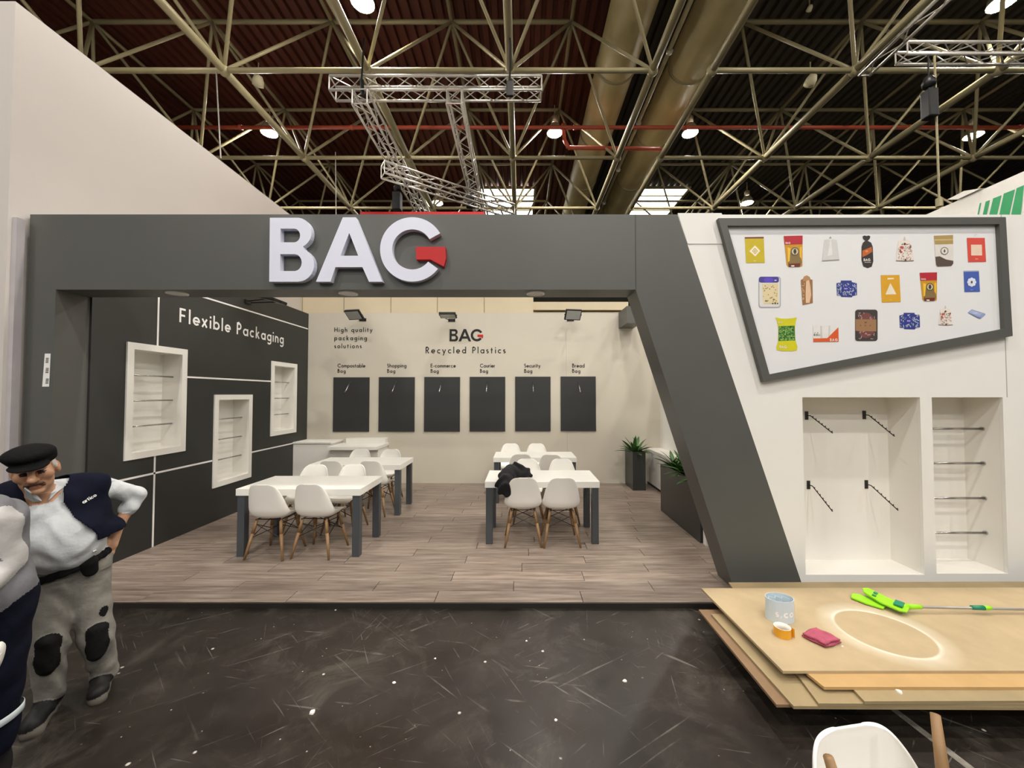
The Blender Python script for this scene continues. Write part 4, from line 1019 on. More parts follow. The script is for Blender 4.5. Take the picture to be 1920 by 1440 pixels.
sheet('pale MDF sheet fourth from the top, its rear edge showing behind', zl[3], [(g(1535, 1319, zl[3])[0], g(1535, 1319, zl[3])[1]), (XB, g(1900, 1322, zl[3])[1]), (XB, q3[1][1]), (q3[0][0], q3[0][1])], MDF[3])
sheet('olive-brown MDF sheet second lowest, sticking out at the left', zl[4], [g(1488, 1324, zl[4]), (XB, g(1900, 1330, zl[4])[1]), (XB, 2.95), (g(1372, 1196, zl[4])[0] - .0, 2.95)], MDF[3])
sheet('dark brown MDF sheet lowest of the stack, leftmost edge', zl[5], [g(1456, 1321, zl[5]), (XB, g(1456, 1324, zl[5])[1]), (XB, g(1310, 1143, zl[5])[1]), g(1310, 1143, zl[5])], MDF[2])
pal = thing('pallet', 'dark wooden bearers hidden under the MDF stack', 'pallet', (3.0, 2.5, 0))
for y in (2.40, 2.58, 2.76): MB().box(2.0, 4.9, y, y + .09, 0, zl[6] + TH - TH).build('bearer', mat('bearer_wood', (70, 56, 42), .8, var=.2), pal)

# ------------------------------------------------------------------ things on the top sheet
ZT0 = ZTOP + .0006
# white plastic film ring with print
c = at(1462, 1160, Z=ZT0); rr = thing('film_ring', 'standing ring of pale blue-white film with faint print', 'roll', c)
FILM = mat('film_white', (206, 220, 228), .35, var=.03)
mb = MB(); n = 36; H = .150; R0 = .088
vs = []
for i in range(n):
    a = 2*math.pi*i/n
    for r, z in ((R0, 0), (R0, H), (R0 - .003, H), (R0 - .003, 0)): vs.append((c.x + r*math.cos(a)*1.06, c.y + r*.78*math.sin(a), c.z + z))
fs = []
for i in range(n):
    j = (i+1) % n
    for m in range(4): fs.append((i*4+m, j*4+m, j*4+(m+1) % 4, i*4+(m+1) % 4))
mb.add(vs, fs).build('outer_wrap', FILM, rr, smooth=False)
mb = MB(); P = [(-.075, .0), (-.05, .045), (-.022, .012), (.0, .05), (.024, .008), (.045, .045), (.07, .0)]
for i in range(len(P) - 1):
    a, b_ = P[i], P[i+1]
    mb.add([(c.x+a[0], c.y+a[1]*.9, c.z), (c.x+b_[0], c.y+b_[1]*.9, c.z), (c.x+b_[0], c.y+b_[1]*.9, c.z+H-.012), (c.x+a[0], c.y+a[1]*.9, c.z+H-.012)], [(0,1,2,3)])
o = mb.build('folded_insert', FILM, rr, recalc=False); so = o.modifiers.new('thick', 'SOLIDIFY'); so.thickness = .002
for ch, off in (('s', 0), ('.', .030), ('c', .050), ('o', .088)):
    mb = MB()
    for q in text_quads(ch, .050, None, .2):
        pts = []
        for px_, pz_ in q:
            a = -math.pi/2 + (px_ + off - .055) / R0 - .1
            pts.append((c.x + (R0 + .001)*1.06*math.cos(a), c.y + (R0 + .001)*.78*math.sin(a), c.z + .045 + pz_))
        mb.poly(pts)
    mb.build('printed_letter', mat('film_print', (252, 252, 252), .4), rr, recalc=False)
# yellow tape
c = at(1467, 1191, Z=ZT0); tp = thing('tape_roll', 'small roll of orange-yellow adhesive tape lying flat', 'tape', c)
TAPE = mat('tape_yellow', (226, 162, 40), .3, var=.05)
MB().lathe(c, [(.050, 0), (.050, .058)], 30).build('tape', TAPE, tp, smooth=True)
MB().lathe(c, [(.0498, .058), (.044, .058), (.044, 0), (.0498, 0)], 30).build('core', mat('tape_core', (226, 222, 214), .6), tp, smooth=True)
MB().add([(c.x+.049, c.y-.012, c.z), (c.x+.058, c.y-.034, c.z), (c.x+.058, c.y-.034, c.z+.058), (c.x+.049, c.y-.012, c.z+.058)], [(0,1,2,3)]).build('tape_end', TAPE, tp, recalc=False)
# pink folded cloth
PINK = mat('pink_cloth', (172, 80, 102), .9, var=.12, scale=25, bump=.6, bscale=120)
cr = [at(x, y, Z=ZT0) for x, y in ((1503, 1195), (1548, 1217), (1578, 1208), (1530, 1184))]
cc = sum(cr, Vector()) / 4; cl = thing('cleaning_cloth', 'folded dusky pink cleaning cloth', 'cloth', cc)
for k in range(4):
    mb = MB(); n = 12; sh = .97 + .03 * math.sin(k * 2.1); vs = []
    for i in range(n + 1):
        for j in range(n + 1):
            u, v = i / n, j / n
            p = cr[0].lerp(cr[3], u).lerp(cr[1].lerp(cr[2], u), v); p = cc + (p - cc) * sh
            e = min(u, 1-u, v, 1-v)
            z = .006 + .0085 * k + .004 * math.sin(7*u + k) * math.cos(6*v + 2*k) + min(e * .06, .004)
            vs.append((p.x + .004*math.sin(9*v + k), p.y + .004*math.cos(8*u + k), c.z + z))
    mb.add(vs, [(i*(n+1)+j, (i+1)*(n+1)+j, (i+1)*(n+1)+j+1, i*(n+1)+j+1) for i in range(n) for j in range(n)])
    o = mb.build('cloth_layer', PINK, cl, smooth=True); so = o.modifiers.new('thick', 'SOLIDIFY'); so.thickness = .007; so.offset = -1
# lime green flat mop
LIME = mat('lime_plastic', (150, 222, 20), .4, var=.03); TEAL = mat('teal_plastic', (20, 128, 96), .4)
h0, h1 = at(1597, 1118, Z=ZT0), at(1704, 1154, Z=ZT0); ax = (h1 - h0).normalized(); sd = Vector((0,0,1)).cross(ax).normalized(); Lm = (h1 - h0).length
mp = thing('flat_mop', 'lime green folded flat mop with grey pole lying on the top sheet', 'mop', h0 + ax * .1)
def slab(shape, z0, z1, tilt, name, m):
    mb = MB(); n = len(shape)
    lo = [h0 + ax*u*Lm + sd*v*1.25 + Vector((0,0,z0 + tilt*v)) for u, v in shape]; hi = [p + Vector((0,0,z1 - z0)) for p in lo]
    return mb.add(lo + hi, [tuple(range(n)), tuple(range(2*n-1, n-1, -1))] + [(i, (i+1) % n, (i+1) % n + n, i+n) for i in range(n)]).build(name, m, mp, bevel=.004)
slab([(.0, -.01), (.04, -.05), (.3, -.062), (.62, -.05), (.62, .03), (.1, .04), (.0, .02)], .004, .018, 0, 'lower_plate', LIME)
slab([(.13, .075), (.22, .10), (.36, .085), (.62, .055), (1.0, .02), (1.0, -.035), (.88, -.05), (.55, -.03), (.2, .03)], .034, .048, .12, 'upper_plate', LIME)
slab([(.36, .045), (.44, .04), (.44, .06), (.36, .065)], .053, .056, .12, 'slot', TEAL); slab([(.36, .012), (.44, .007), (.44, .027), (.36, .032)], .050, .053, .12, 'slot', TEAL)
slab([(.76, -.02), (.92, -.025), (.92, .03), (.76, .035)], .05, .066, .12, 'hinge', TEAL)
a, b_, e1, e2, e3 = [at(x, y, Z=ZT0 + .045) for x, y in ((1690, 1137), (1727, 1138), (1822, 1139), (1858, 1140), (1990, 1140))]
MB().tube(a, a.lerp(b_, .3), .012, .020, n=12).tube(a.lerp(b_, .3), b_, .020, .014, n=12).build('grip', LIME, mp, smooth=True)
MB().tube(b_, e3 + Vector((.25, 0, -.02)), .0095, n=10).build('pole', mat('pole_grey', (160, 156, 148), .4, .4), mp, smooth=True)
j1 = e1.lerp(e2, .62); MB().tube(e1, j1, .015, .017, n=12).build('pole_joint', TEAL, mp, smooth=True); MB().tube(j1, e2, .017, .012, n=12).build('pole_collar', LIME, mp, smooth=True)
# crumbs on the boards and the hall floor
DEB = mat('paper_scrap', (226, 222, 210), .7)
for k, (px, py, z, s) in enumerate(((739, 1280, 0, .012), (816, 1235, 0, .010), (629, 1144, 0, .008), (585, 1336, 0, .022), (1172, 1277, 0, .016), (987, 1202, 0, .009), (1042, 1350, 0, .010), (1686, 1298, zl[2], .022), (1580, 1212, ZTOP, .008))):
    p = at(px, py, Z=z); r = random.Random(k)
    mb = MB(); m = 6; vs = [(p.x + s*r.uniform(.6, 1.2)*math.cos(i*2*math.pi/m), p.y + s*r.uniform(.6, 1.2)*math.sin(i*2*math.pi/m), p.z + .0004) for i in range(m)]
    vs += [(a_[0]*.8 + p.x*.2, a_[1]*.8 + p.y*.2, p.z + s*.35) for a_ in vs]
    mb.add(vs, [tuple(range(m)), tuple(range(2*m-1, m-1, -1))] + [(i, (i+1) % m, (i+1) % m + m, i+m) for i in range(m)])
    where = ('on the dark floor below the gap between the tables', 'on the dark floor, centre, near the warm reflection', 'on the dark floor close to the platform edge', 'largest, on the dark floor left of centre', 'on the dark floor right of centre', 'on the dark floor in the middle', 'on the dark floor towards the right near the camera', 'on the lower MDF sheet at the front', 'beside the pink cloth')[k]
    tag(mb.build('paper_scrap', DEB), 'tiny white scrap ' + where, 'scrap', 'white scraps')

# ------------------------------------------------------------------ soft bodies: distance fields turned into one surface
class Body:
    def __init__(s): s.pr = []
    def cone(s, a, b, r1, r2, m, k=.03, ys=1.0): s.pr.append(('c', np.array(a, float), np.array(b, float), r1, r2, m, k, ys)); return s
    def ell(s, c, r, m, k=.02, R=None): s.pr.append(('e', np.array(c, float), np.array(r, float), None if R is None else np.array(R), 0, m, k, 1)); return s
    def mesh(s, h, warp=None):
        lo, hi = np.full(3, 9e9), np.full(3, -9e9); bbs = []
        for p in s.pr:
            if p[0] == 'c': r = max(p[3], p[4]) / min(p[7], 1.0) + p[6] + .03; l, u = np.minimum(p[1], p[2]) - r, np.maximum(p[1], p[2]) + r
            else: r = p[2].max() + p[6] + .03; l, u = p[1] - r, p[1] + r
            bbs.append((l, u)); lo = np.minimum(lo, l); hi = np.maximum(hi, u)
        n = np.ceil((hi - lo) / h).astype(int) + 2
        F = np.full(n, 1.0, np.float32); RAW = np.full(n, 1.0, np.float32); LB = np.zeros(n, np.int8)
        for p, (l, u) in zip(s.pr, bbs):
            i0 = np.maximum(((l - lo) / h).astype(int), 0); i1 = np.minimum(np.ceil((u - lo) / h).astype(int) + 1, n)
            X = (lo[0] + h * np.arange(i0[0], i1[0], dtype=np.float32))[:, None, None]; Y = (lo[1] + h * np.arange(i0[1], i1[1], dtype=np.float32))[None, :, None]; Z = (lo[2] + h * np.arange(i0[2], i1[2], dtype=np.float32))[None, None, :]
            if p[0] == 'c':
                a, b, r1, r2, ys = p[1], p[2], p[3], p[4], p[7]
                dx, dy, dz = X - a[0], (Y - a[1]) / ys, Z - a[2]; bx, by, bz = b[0] - a[0], (b[1] - a[1]) / ys, b[2] - a[2]
                L2 = bx*bx + by*by + bz*bz + 1e-12
                t = np.clip((dx*bx + dy*by + dz*bz) / L2, 0, 1)
                D = np.sqrt((dx - t*bx)**2 + (dy - t*by)**2 + (dz - t*bz)**2) - (r1 + (r2 - r1) * t)
                D = D * min(1.0, ys)
            else:
                c, r, R = p[1], p[2], p[3]
                dx, dy, dz = X - c[0], Y - c[1], Z - c[2]
                if R is not None:
                    dx, dy, dz = R[0,0]*dx + R[1,0]*dy + R[2,0]*dz, R[0,1]*dx + R[1,1]*dy + R[2,1]*dz, R[0,2]*dx + R[1,2]*dy + R[2,2]*dz
                k0 = np.sqrt((dx/r[0])**2 + (dy/r[1])**2 + (dz/r[2])**2); k1 = np.sqrt((dx/r[0]**2)**2 + (dy/r[1]**2)**2 + (dz/r[2]**2)**2) + 1e-9
                D = k0 * (k0 - 1) / k1
            sl = tuple(slice(a_, b_) for a_, b_ in zip(i0, i1)); D = D.astype(np.float32)
            f = F[sl]; k = p[6]
            hh = np.clip(.5 + .5 * (f - D) / k, 0, 1)
            F[sl] = f * (1 - hh) + D * hh - k * hh * (1 - hh)
            w = D < RAW[sl]; LB[sl] = np.where(w, p[5], LB[sl]); RAW[sl] = np.where(w, D, RAW[sl])
        if warp is not None:
            idx = np.argwhere(np.abs(F) < .05); pos = lo + idx * h
            F[tuple(idx.T)] += warp(pos).astype(np.float32)
        # naive surface nets
        neg = F < 0; m = n - 1
        cnt = np.zeros(m, np.int8)
        for a in (0, 1):
            for b in (0, 1):
                for c in (0, 1): cnt += neg[a:a+m[0], b:b+m[1], c:c+m[2]]
        act = np.argwhere((cnt > 0) & (cnt < 8)); ids = np.full(m, -1, np.int32); ids[tuple(act.T)] = np.arange(len(act))
        acc = np.zeros((len(act), 3)); num = np.zeros(len(act))
        corners = [(a, b, c) for a in (0, 1) for b in (0, 1) for c in (0, 1)]
        for p in corners:
            for ax in range(3):
                if p[ax] == 0:
                    q = list(p); q[ax] = 1
                    f0 = F[act[:,0]+p[0], act[:,1]+p[1], act[:,2]+p[2]]; f1 = F[act[:,0]+q[0], act[:,1]+q[1], act[:,2]+q[2]]
                    cr = (f0 < 0) != (f1 < 0); t = np.where(cr, f0 / np.where(f0 == f1, 1, f0 - f1), 0)
                    pt = np.array(p, float)[None].repeat(len(act), 0); pt[:, ax] = t
                    acc[cr] += pt[cr]; num[cr] += 1
        V = lo + (act + acc / num[:, None]) * h
        lab = LB[act[:,0], act[:,1], act[:,2]]
        faces = []
        for ax in range(3):
            o1, o2 = (ax + 1) % 3, (ax + 2) % 3
            s0 = [slice(None)] * 3; s1 = [slice(None)] * 3; s0[ax] = slice(0, -1); s1[ax] = slice(1, None)
            ch = np.argwhere(neg[tuple(s0)] != neg[tuple(s1)])
            ch = ch[(ch[:, o1] > 0) & (ch[:, o2] > 0) & (ch[:, o1] < m[o1]) & (ch[:, o2] < m[o2])]
            e1, e2 = np.zeros(3, int), np.zeros(3, int); e1[o1] = 1; e2[o2] = 1
            q = np.stack([ids[tuple((ch - e1 - e2).T)], ids[tuple((ch - e2).T)], ids[tuple(ch.T)], ids[tuple((ch - e1).T)]], 1)
            fl = neg[tuple(ch.T)]; q[~fl] = q[~fl][:, ::-1]
            faces.append(q[(q >= 0).all(1)])
        Fc = np.concatenate(faces)
        return V, Fc, lab
def net_object(name, V, Fc, lab, mats, parent, keep=None):
    if keep is not None:
        Fc = Fc[keep]; use = np.unique(Fc); mp_ = np.full(len(V), -1); mp_[use] = np.arange(len(use)); V = V[use]; lab = lab[use]; Fc = mp_[Fc]
    me = bpy.data.meshes.new(name); me.from_pydata(V.tolist(), [], Fc.tolist())
    for m in mats: me.materials.append(m)
    me.polygons.foreach_set('material_index', lab[Fc[:, 2]].astype(np.int32)); me.polygons.foreach_set('use_smooth', np.ones(len(Fc), bool))
    o = bpy.data.objects.new(name, me); COL.objects.link(o); o.parent = parent
    return o

SKIN = mat('skin', (198, 150, 118), .5, var=.10, scale=40); SHIRT = mat('pale_polo', (206, 210, 212), .85, var=.05, scale=18, bump=.35, bscale=30)
CAPM = mat('cap_cloth', (17, 17, 18), .9, var=.2, scale=30, bump=.3, bscale=90, spec=.12)
NAVY = mat('navy_cloth', (15, 18, 34), .85, var=.15, scale=14, bump=.4, bscale=24, spec=.12); TROUS = mat('grey_work_trousers', (128, 124, 116), .9, var=.12, scale=12, bump=.5, bscale=26)
BLK = mat('black_cloth', (24, 24, 24), .85, var=.15, scale=20, bump=.3, bscale=50, spec=.12); SHOE = mat('black_shoe', (26, 25, 24), .6, var=.2, spec=.25); SOLE = mat('grey_sole', (92, 86, 78), .8)
HAIR = mat('white_hair', (206, 200, 190), .8, var=.1, scale=60); STACHE = mat('moustache', (104, 76, 60), .8, var=.2, scale=80); LIP = mat('lips', (160, 92, 78), .5); EYED = mat('eye_dark', (40, 28, 24), .3)
GREYV = mat('grey_vest', (108, 108, 112), .85, var=.08, bump=.3, bscale=30); TNAVY = mat('navy_trousers', (14, 16, 30), .85, var=.15, bump=.4, bscale=22, spec=.12); SLEEVE = mat('grey_sleeve', (184, 182, 180), .85, var=.06, bump=.4, bscale=26)

class Frame:
    """local axes of a figure: x to the viewer's right, y away from the viewer, z up"""
    def __init__(s, px, Y):
        X = (px - CX) / FPX * Y; s.G = Vector((X, Y, 0)); d = Vector((X, Y, 0)).normalized(); s.d = d; s.r = Vector((d.y, -d.x, 0)); s.rz = math.atan2(s.r.y, s.r.x)
    def __call__(s, px, py, t=0.0):
        q = ray(px, py); o = Vector((0, 0, EYE)); k = (t + s.G.dot(s.d)) / q.dot(s.d); p = o + q * k
        return np.array([(p - s.G).dot(s.r), t, p.z])
def wrinkle(amp, f):
    def w(p): return amp * np.sin(p[:, 2]*f + 3*np.sin(p[:, 0]*f*.45 + 1.3) + 2*np.cos(p[:, 1]*f*.5)) * np.sin(p[:, 0]*f*.35 + p[:, 1]*f*.3)
    return w

# ------------------------------------------------------------------ the man with cap and vest
F1 = Frame(150, 2.36)
man = thing('person', 'man in dark flat cap, navy vest and grey work trousers, hand on hip', 'person', F1.G, F1.rz)
Bd = Body()
hd = F1(66, 882, -.13); nb = F1(90, 940, -.03)
shR, shL = F1(176, 908, .0), F1(18, 930, .0)
chest = F1(104, 962, -.01); pel = F1(129, 1062, .02); belly = F1(118, 1012, -.055)
elb, wri = F1(254, 928, .10), F1(223, 985, .06); hnd = F1(209, 1022, .02)
elL, wrL = F1(-12, 1010, .02), F1(18, 1060, -.14)
hpR, hpL = F1(163, 1088, .03), F1(98, 1094, .02); knR, knL = F1(181, 1192, -.03), F1(90, 1215, -.05); anR, anL = F1(196, 1266, .05), F1(94, 1302, -.02)
m_skin, m_shirt, m_tr, m_shoe, m_hair, m_st, m_lip, m_eye, m_pad, m_sole = range(10)
MM = [SKIN, SHIRT, TROUS, SHOE, HAIR, STACHE, LIP, EYED, BLK, SOLE]
torso = []
def tor(a, b, r1, r2, k, ys): torso.append((a, b, r1, r2, k, ys)); Bd.cone(a, b, r1, r2, m_shirt, k, ys)
tor(chest + [-.07, .01, .02], chest + [.07, .01, .02], .125, .125, .05, .80)
tor(shL + [.05, 0, -.02], shR + [-.05, 0, -.02], .075, .075, .06, .9)
tor(chest, belly, .15, .165, .05, .82); tor(belly, pel + [0, 0, .11], .165, .152, .05, .84)
Bd.cone(nb + [0, 0, .02], nb + [0, -.015, -.03], .062, .085, m_shirt, .03)
Bd.cone(nb + [0, -.01, -.03], hd + [.0, .02, -.06], .058, .055, m_skin, .02)
# arms
Bd.cone(shR, elb, .062, .052, m_shirt, .04); ct = elb + (wri - elb) * .45
Bd.cone(elb, ct, .052, .047, m_shirt, .02); Bd.cone(elb + (wri - elb) * .3, wri, .036, .026, m_skin, .006)
Bd.cone(shL, elL, .062, .05, m_shirt, .04); Bd.cone(elL, wrL, .05, .04, m_shirt, .02)
# hand on the hip, palm back, five fingers
hz = hnd - wri; hz = hz / np.linalg.norm(hz)
Bd.cone(wri, hnd, .026, .030, m_skin, .015, .7)
for k, (ox, oy, L) in enumerate(((-.030, .012, .060), (-.012, .004, .074), (.006, .0, .076), (.022, .004, .066))):
    b0 = hnd + [ox*.7, oy, -.008]; b1 = b0 + [-.012, .002, -L*.55]; b2 = b1 + [-.022, .012, -L*.42]
    Bd.cone(b0, b1, .0105, .0095, m_skin, .006); Bd.cone(b1, b2, .0095, .008, m_skin, .004)
Bd.cone(hnd + [-.02, -.01, .03], hnd + [-.056, -.028, -.004], .012, .010, m_skin, .008); Bd.cone(hnd + [-.056, -.028, -.004], hnd + [-.066, -.035, -.035], .010, .0085, m_skin, .004)
wl = wrL + (wrL - elL) * .25
Bd.cone(wrL, wl, .028, .03, m_skin, .01, .8)
for k in range(4): Bd.cone(wl + [-.02 + .014*k, 0, 0], wl + [-.015 + .014*k, -.05, -.05 - .006*(k % 3)], .0105, .008, m_skin, .005)
Bd.cone(wl + [.02, 0, .01], wl + [.055, -.03, -.01], .012, .009, m_skin, .006)
# hips and legs in loose trousers
Bd.cone(pel + [-.055, 0, -.03], pel + [.055, 0, -.03], .127, .127, m_tr, .04, .86)
for hp, kn, an in ((hpR, knR, anR), (hpL, knL, anL)):
    Bd.cone(hp, kn, .102, .076, m_tr, .035); Bd.cone(kn, an + [0, 0, .02], .076, .062, m_tr, .03)
    Bd.cone(kn + [0, -.052, .055], kn + [0, -.052, -.085], .045, .040, m_pad, .012)
Bd.ell(F1(188, 1146, -.04), (.036, .05, .055), m_pad, .012)
for an, tx in ((anR, -.035), (anL, -.06)):
    f = np.array([an[0], an[1], .045])
    Bd.cone(f + [0, .03, .02], f + [tx, -.15, 0], .050, .042, m_shoe, .02); Bd.cone(f + [0, .0, .07], f + [0, .02, .02], .052, .05, m_shoe, .02)
    Bd.cone([f[0], f[1] + .035, .012], [f[0] + tx, f[1] - .16, .012], .042, .038, m_sole, .006)
    Bd.cone([f[0] - .015, f[1] - .02, .012], [f[0] + tx + .012, f[1] - .165, .012], .036, .036, m_sole, .006)
# head, tipped a little to the viewer's left
RH = np.array(Matrix.Rotation(math.radians(-10), 3, 'Y') @ Matrix.Rotation(math.radians(8), 3, 'X') @ Matrix.Rotation(math.radians(-6), 3, 'Z'))
HL = lambda x, y, z: hd + RH @ np.array([x, y, z])
def he(c, r, m, k=.012): Bd.ell(HL(*c), r, m, k, RH)
def hc(a, b, r1, r2, m, k=.01): Bd.cone(HL(*a), HL(*b), r1, r2, m, k)
he((0, .015, .03), (.077, .096, .100), m_skin, .02); he((0, -.018, -.055), (.060, .068, .062), m_skin, .03); he((0, .05, .0), (.070, .06, .08), m_hair, .02)
he((0, -.070, -.098), (.026, .022, .018), m_skin, .02)
for s_ in (-1, 1):
    he((s_*.044, -.056, -.012), (.030, .028, .030), m_skin, .02); he((s_*.034, -.082, .030), (.026, .014, .010), m_skin, .01)
    he((s_*.080, .012, -.002), (.012, .022, .034), m_skin, .008); he((s_*.071, -.012, .035), (.010, .024, .030), m_hair, .006)
    he((s_*.032, -.083, .010), (.013, .007, .006), m_eye, .003); he((s_*.034, -.089, .027), (.021, .006, .004), m_hair, .004)
    he((s_*.013, -.098, -.026), (.011, .012, .009), m_skin, .008)
hc((0, -.088, .022), (0, -.116, -.022), .011, .0175, m_skin, .014)
he((0, -.096, -.047), (.038, .012, .0105), m_st, .006); he((0, -.091, -.0635), (.020, .009, .0045), m_lip, .004); he((-.031, -.086, -.060), (.010, .010, .012), m_st, .005); he((.031, -.086, -.060), (.010, .010, .012), m_st, .005); he((0, -.088, -.072), (.020, .010, .006), m_skin, .008)
V, Fc, lab = Bd.mesh(.0042, lambda p: np.where((p[:, 2] < hd[2] - .13), wrinkle(.0052, 46)(p), 0) * np.where((np.abs(p - hnd) < .12).all(1) | (np.abs(p - wri) < .08).all(1), 0, 1))
net_object('body', V, Fc, lab, MM, man); BV, BF = V, Fc
# cap
Cp = Body()
Cp.ell(HL(-.005, -.005, .098), (.099, .122, .050), 0, .02, RH); Cp.ell(HL(0, .01, .066), (.088, .106, .040), 0, .02, RH)
RB = RH @ np.array(Matrix.Rotation(math.radians(16), 3, 'X')); Cp.ell(HL(0, -.098, .056), (.076, .058, .011), 0, .012, RB)
V2, F2c, l2 = Cp.mesh(.0045, wrinkle(.0012, 60)); net_object('flat_cap', V2, F2c, l2, [CAPM], man)
# vest: the torso a little larger, open at the front
Vs = Body()
for a, b, r1, r2, k, ys in torso[:3]: Vs.cone(a, b, r1 + .020, r2 + .020, 0, k, ys)
Vs.cone(torso[3][0] + [.0, 0, 0], torso[3][1] + [.02, .01, -.02], .188, .178, 0, .05, .84)
Vs.cone(chest + [.08, .02, -.02], F1(188, 1000, .02), .10, .115, 0, .05, .9); Vs.cone(shR + [-.05, 0, -.02], shR + [.0, 0, -.01], .08, .078, 0, .04); Vs.cone(shL + [.05, 0, -.02], shL, .08, .078, 0, .04)
V3, F3, l3 = Vs.mesh(.006, wrinkle(.005, 30))
ctr = V3[F3].mean(1)
zr = [F1(0, y, -.1)[2] for y in (1032, 1015, 985, 955, 915, 900)]; xr_ = [F1(x, 960, -.1)[0] for x in (186, 174, 140, 119, 117, 112)]; xl_ = [F1(x, 960, -.1)[0] for x in (20, 24, 34, 44, 52, 60)]
o = np.argsort(zr); zr = np.array(zr)[o]; xr_ = np.array(xr_)[o]; xl_ = np.array(xl_)[o]
op = (ctr[:, 1] < chest[1] - .015) & (ctr[:, 0] < np.interp(ctr[:, 2], zr, xr_)) & (ctr[:, 0] > np.interp(ctr[:, 2], zr, xl_))
ngap = (np.hypot(ctr[:, 0] - nb[0], (ctr[:, 1] - nb[1] + .01)) < .078) & (ctr[:, 2] > chest[2])
hem = ctr[:, 2] < F1(0, 1046, -.1)[2] - .10 * np.clip((ctr[:, 0] - pel[0]) * -1.0, -.3, .3)
keep = ~(op | ngap | hem)
vest = net_object('vest', V3, F3, l3, [NAVY], man, keep)
so = vest.modifiers.new('thick', 'SOLIDIFY'); so.thickness = .006; so.offset = -1
# lettering on the vest
bvh = BVHTree.FromPolygons(V3.tolist(), F3.tolist())
p0, p1 = F1(157, 955, -.3), F1(184, 941, -.3); u = (p1 - p0); L = np.linalg.norm(u); u /= L; vv = np.array([-u[2], 0, u[0]])
mb = MB()
for q in text_quads('artico', L / 3.0, L, .2):
    pts = []
    for a, b in q:
        s_ = p0 + u * a + vv * b; hit = bvh.ray_cast(Vector(s_), Vector((0, 1, 0)))
        if hit[0] is not None: pts.append(hit[0] - Vector((0, .004, 0)))
    if len(pts) == 4: mb.poly(pts)
if mb.f: mb.build('vest_lettering', VINYLW, man, world=False, recalc=False)['label'] = 'white lettering reading artico'
# collar, belt, pouch
body_bvh = BVHTree.FromPolygons(BV.tolist(), BF.tolist()); inv = Matrix.Rotation(-F1.rz, 3, 'Z')
o0 = inv @ (Vector((0, 0, EYE)) - F1.G)
for pts in ([(107,886),(116,890),(119,914),(108,922),(92,938),(98,924),(106,908)], [(47,914),(58,922),(68,930),(78,938),(64,940),(50,932)]):
    col = []
    for px_, py_ in pts:
        d_ = (inv @ ray(px_, py_)).normalized(); hit = body_bvh.ray_cast(o0, d_)
        if hit[0] is not None: col.append(hit[0] - d_ * .012)
    if len(col) >= 3:
        mb = MB(); cen = sum(col, Vector()) / len(col) - d_ * .004
        mb.add(col + [cen], [(k, (k + 1) % len(col), len(col)) for k in range(len(col))])
        o = mb.build('collar', SHIRT, man, smooth=False, world=False); so = o.modifiers.new('thick', 'SOLIDIFY'); so.thickness = .006
bl = Body(); n = 22; ring = []
for i in range(n):
    a = 2*math.pi*i/n; ring.append(pel + [.160*math.cos(a) + .0, .140*math.sin(a) + .0, .012 + .045*math.cos(a)])
for i in range(n): bl.cone(ring[i], ring[(i+1) % n], .019, .019, 0, .01, .5)
V5, F5, l5 = bl.mesh(.005); net_object('belt', V5, F5, l5, [BLK], man)
pc = F1(170, 1058, -.115); pb = Body().cone(pc + [-.01, 0, .015], pc + [0, .01, -.04], .042, .034, 0, .02, .5)
V6, F6, l6 = pb.mesh(.005); net_object('belt_pouch', V6, F6, l6, [BLK], man)
cp = F1(175, 1034, -.15); MB().tube(cp, cp + [.012, 0, .003], .006, n=8).build('belt_clip', CHROME, man, world=False)

# ------------------------------------------------------------------ second person, cut by the left edge
F2 = Frame(-22, 1.80)
p2 = thing('person', 'person in grey vest and navy trousers cut off by the left edge', 'person', F2.G, F2.rz)
B2 = Body(); q = F2
s2, e2_, w2 = q(-14, 980, -.02), q(10, 1056, .0), q(-40, 1112, -.14)
ch2, pe2 = q(-52, 1000, .06), q(-24, 1112, .05); hd2 = q(-120, 890, -.02)
k_sl, k_vest, k_tr, k_skin, k_shoe, k_hair = range(6)
B2.cone(ch2 + [-.1, .04, .04], ch2 + [.05, .02, .04], .12, .11, k_vest, .05); B2.cone(ch2, pe2, .15, .145, k_vest, .06, .9)
B2.cone(s2, e2_, .070, .062, k_sl, .02); B2.cone(s2 + [-.02, .02, .02], s2 + [-.06, .04, .0], .07, .08, k_vest, .02); B2.cone(e2_, w2, .060, .042, k_sl, .02)
s2b = ch2 + [-.22, .05, .04]; B2.cone(s2b, s2b + [-.08, -.05, -.27], .065, .055, k_sl, .03); B2.cone(s2b + [-.08, -.05, -.27], s2b + [-.06, -.26, -.36], .055, .04, k_sl, .02)
hb = s2b + [-.06, -.26, -.36]
for ba, sg_ in ((w2, 1), (hb, -1)):
    B2.cone(ba, ba + [-.03*sg_, -.06, -.03], .03, .034, k_skin, .01, .8)
    for k in range(4): B2.cone(ba + [-.045*sg_ + .016*k, -.06, -.03], ba + [-.05*sg_ + .016*k, -.10, -.07 - .006*(k % 3)], .0105, .009, k_skin, .005)
    B2.cone(ba + [.02, -.04, -.01], ba + [.05, -.08, -.035], .012, .010, k_skin, .006)
B2.cone(ch2 + [-.06, .02, .12], hd2 + [.02, .02, -.05], .062, .058, k_skin, .03); B2.ell(hd2, (.078, .098, .11), k_skin, .02); B2.ell(hd2 + [.01, .03, .035], (.084, .095, .09), k_hair, .01); B2.ell(hd2 + [-.04, -.1, -.01], (.015, .022, .02), k_skin, .015)
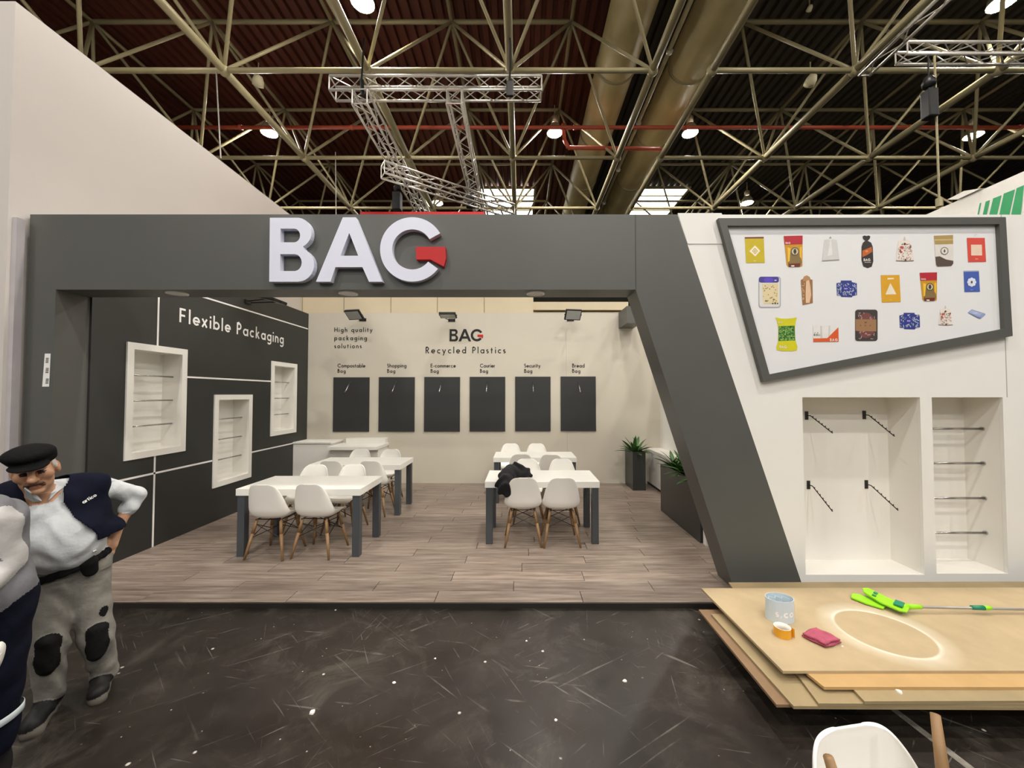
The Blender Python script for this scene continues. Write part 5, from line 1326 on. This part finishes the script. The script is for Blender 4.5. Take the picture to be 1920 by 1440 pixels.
for sx, px_, t_ in ((1, -8, .02), (-1, -80, .08)):
    hp = pe2 + [.06*sx - .02, .0, -.05]; kn = q(px_ + 2, 1262, t_); an = q(px_ - 4, 1392, t_ + .02)
    B2.cone(hp, kn, .115, .085, k_tr, .04); B2.cone(kn, an, .085, .072, k_tr, .03)
    B2.cone([an[0], an[1] + .02, .05], [an[0] - .12, an[1] - .12, .045], .05, .042, k_shoe, .02); B2.cone(an, [an[0], an[1], .06], .06, .05, k_shoe, .02)
V, Fc, lab = B2.mesh(.0048, wrinkle(.006, 38))
net_object('body', V, Fc, lab, [SLEEVE, GREYV, TNAVY, SKIN, SHOE, mat('dark_hair', (52, 46, 42), .8)], p2)
kn, an = q(-6, 1262, .02), q(-12, 1392, .04); f = (q(0, 1345, .02)[2] - an[2]) / (kn[2] - an[2]); c = an + (kn - an) * f
rb = MB(); N = 28; vs = []
for i in range(N):
    a = 2*math.pi*i/N
    for r, dz in ((.085, -.017), (.088, -.015), (.088, .015), (.085, .017)): vs.append(tuple(c + [r*math.cos(a), r*math.sin(a), dz + .02*math.cos(a)]))
rb.add(vs, [(i*4+m, ((i+1) % N)*4+m, ((i+1) % N)*4+m+1, i*4+m+1) for i in range(N) for m in range(3)])
rb.build('reflective_band', mat('reflective', (196, 206, 208), .4), p2, smooth=True, world=False)
# white roll held low by this person
c = at(-4, 1234, Y=1.62); wr_ = thing('white_roll', 'white rounded roll at the left edge in front of navy trousers', 'roll', c)
MB().lathe(c, [(0, -.005), (.052, -.004), (.060, .004), (.060, .16), (.052, .168), (0, .168)], 28, (-.75, -.55, .1)).build('roll_body', WHITE, wr_, smooth=True)
MB().lathe(c, [(0, -.007), (.016, -.007), (.016, .0)], 16, (-.75, -.55, .1)).build('core', MATS['tape_core'], wr_)

# ------------------------------------------------------------------ black jacket dropped on the front right table
J = Body(); jp = lambda px, py, Y: np.array(at(px, py, Y=Y))
tz = FZ + .75
for (px, py, Y, r, d) in ((966, 883, 4.93, .115, .85), (978, 886, 4.92, .09, .8), (957, 887, 4.84, .10, .85), (950, 896, 4.74, .085, .9), (987, 889, 4.95, .06, .8), (963, 876, 4.95, .06, .8)):
    p = jp(px, py, Y); p[2] = max(p[2], tz + r * d * .75); J.ell(p, (r * 1.25, r, r * d), 0, .03)
J.cone(jp(948, 899, 4.64), jp(944, 912, 4.60), .068, .085, 0, .03, .8); J.cone(jp(945, 912, 4.59), jp(949, 924, 4.59), .075, .055, 0, .03, .75); J.cone(jp(956, 896, 4.66), jp(958, 916, 4.60), .05, .05, 0, .03, .7)
V, Fc, lab = J.mesh(.007, wrinkle(.016, 38))
jk = thing('jacket', 'crumpled black jacket lying over the edge of the front right table', 'jacket', (-.2, 4.75, tz))
o = net_object('jacket_cloth', V - np.array(jk.location), Fc, lab, [mat('jacket_black', (14, 14, 15), .9, var=.2)], jk)
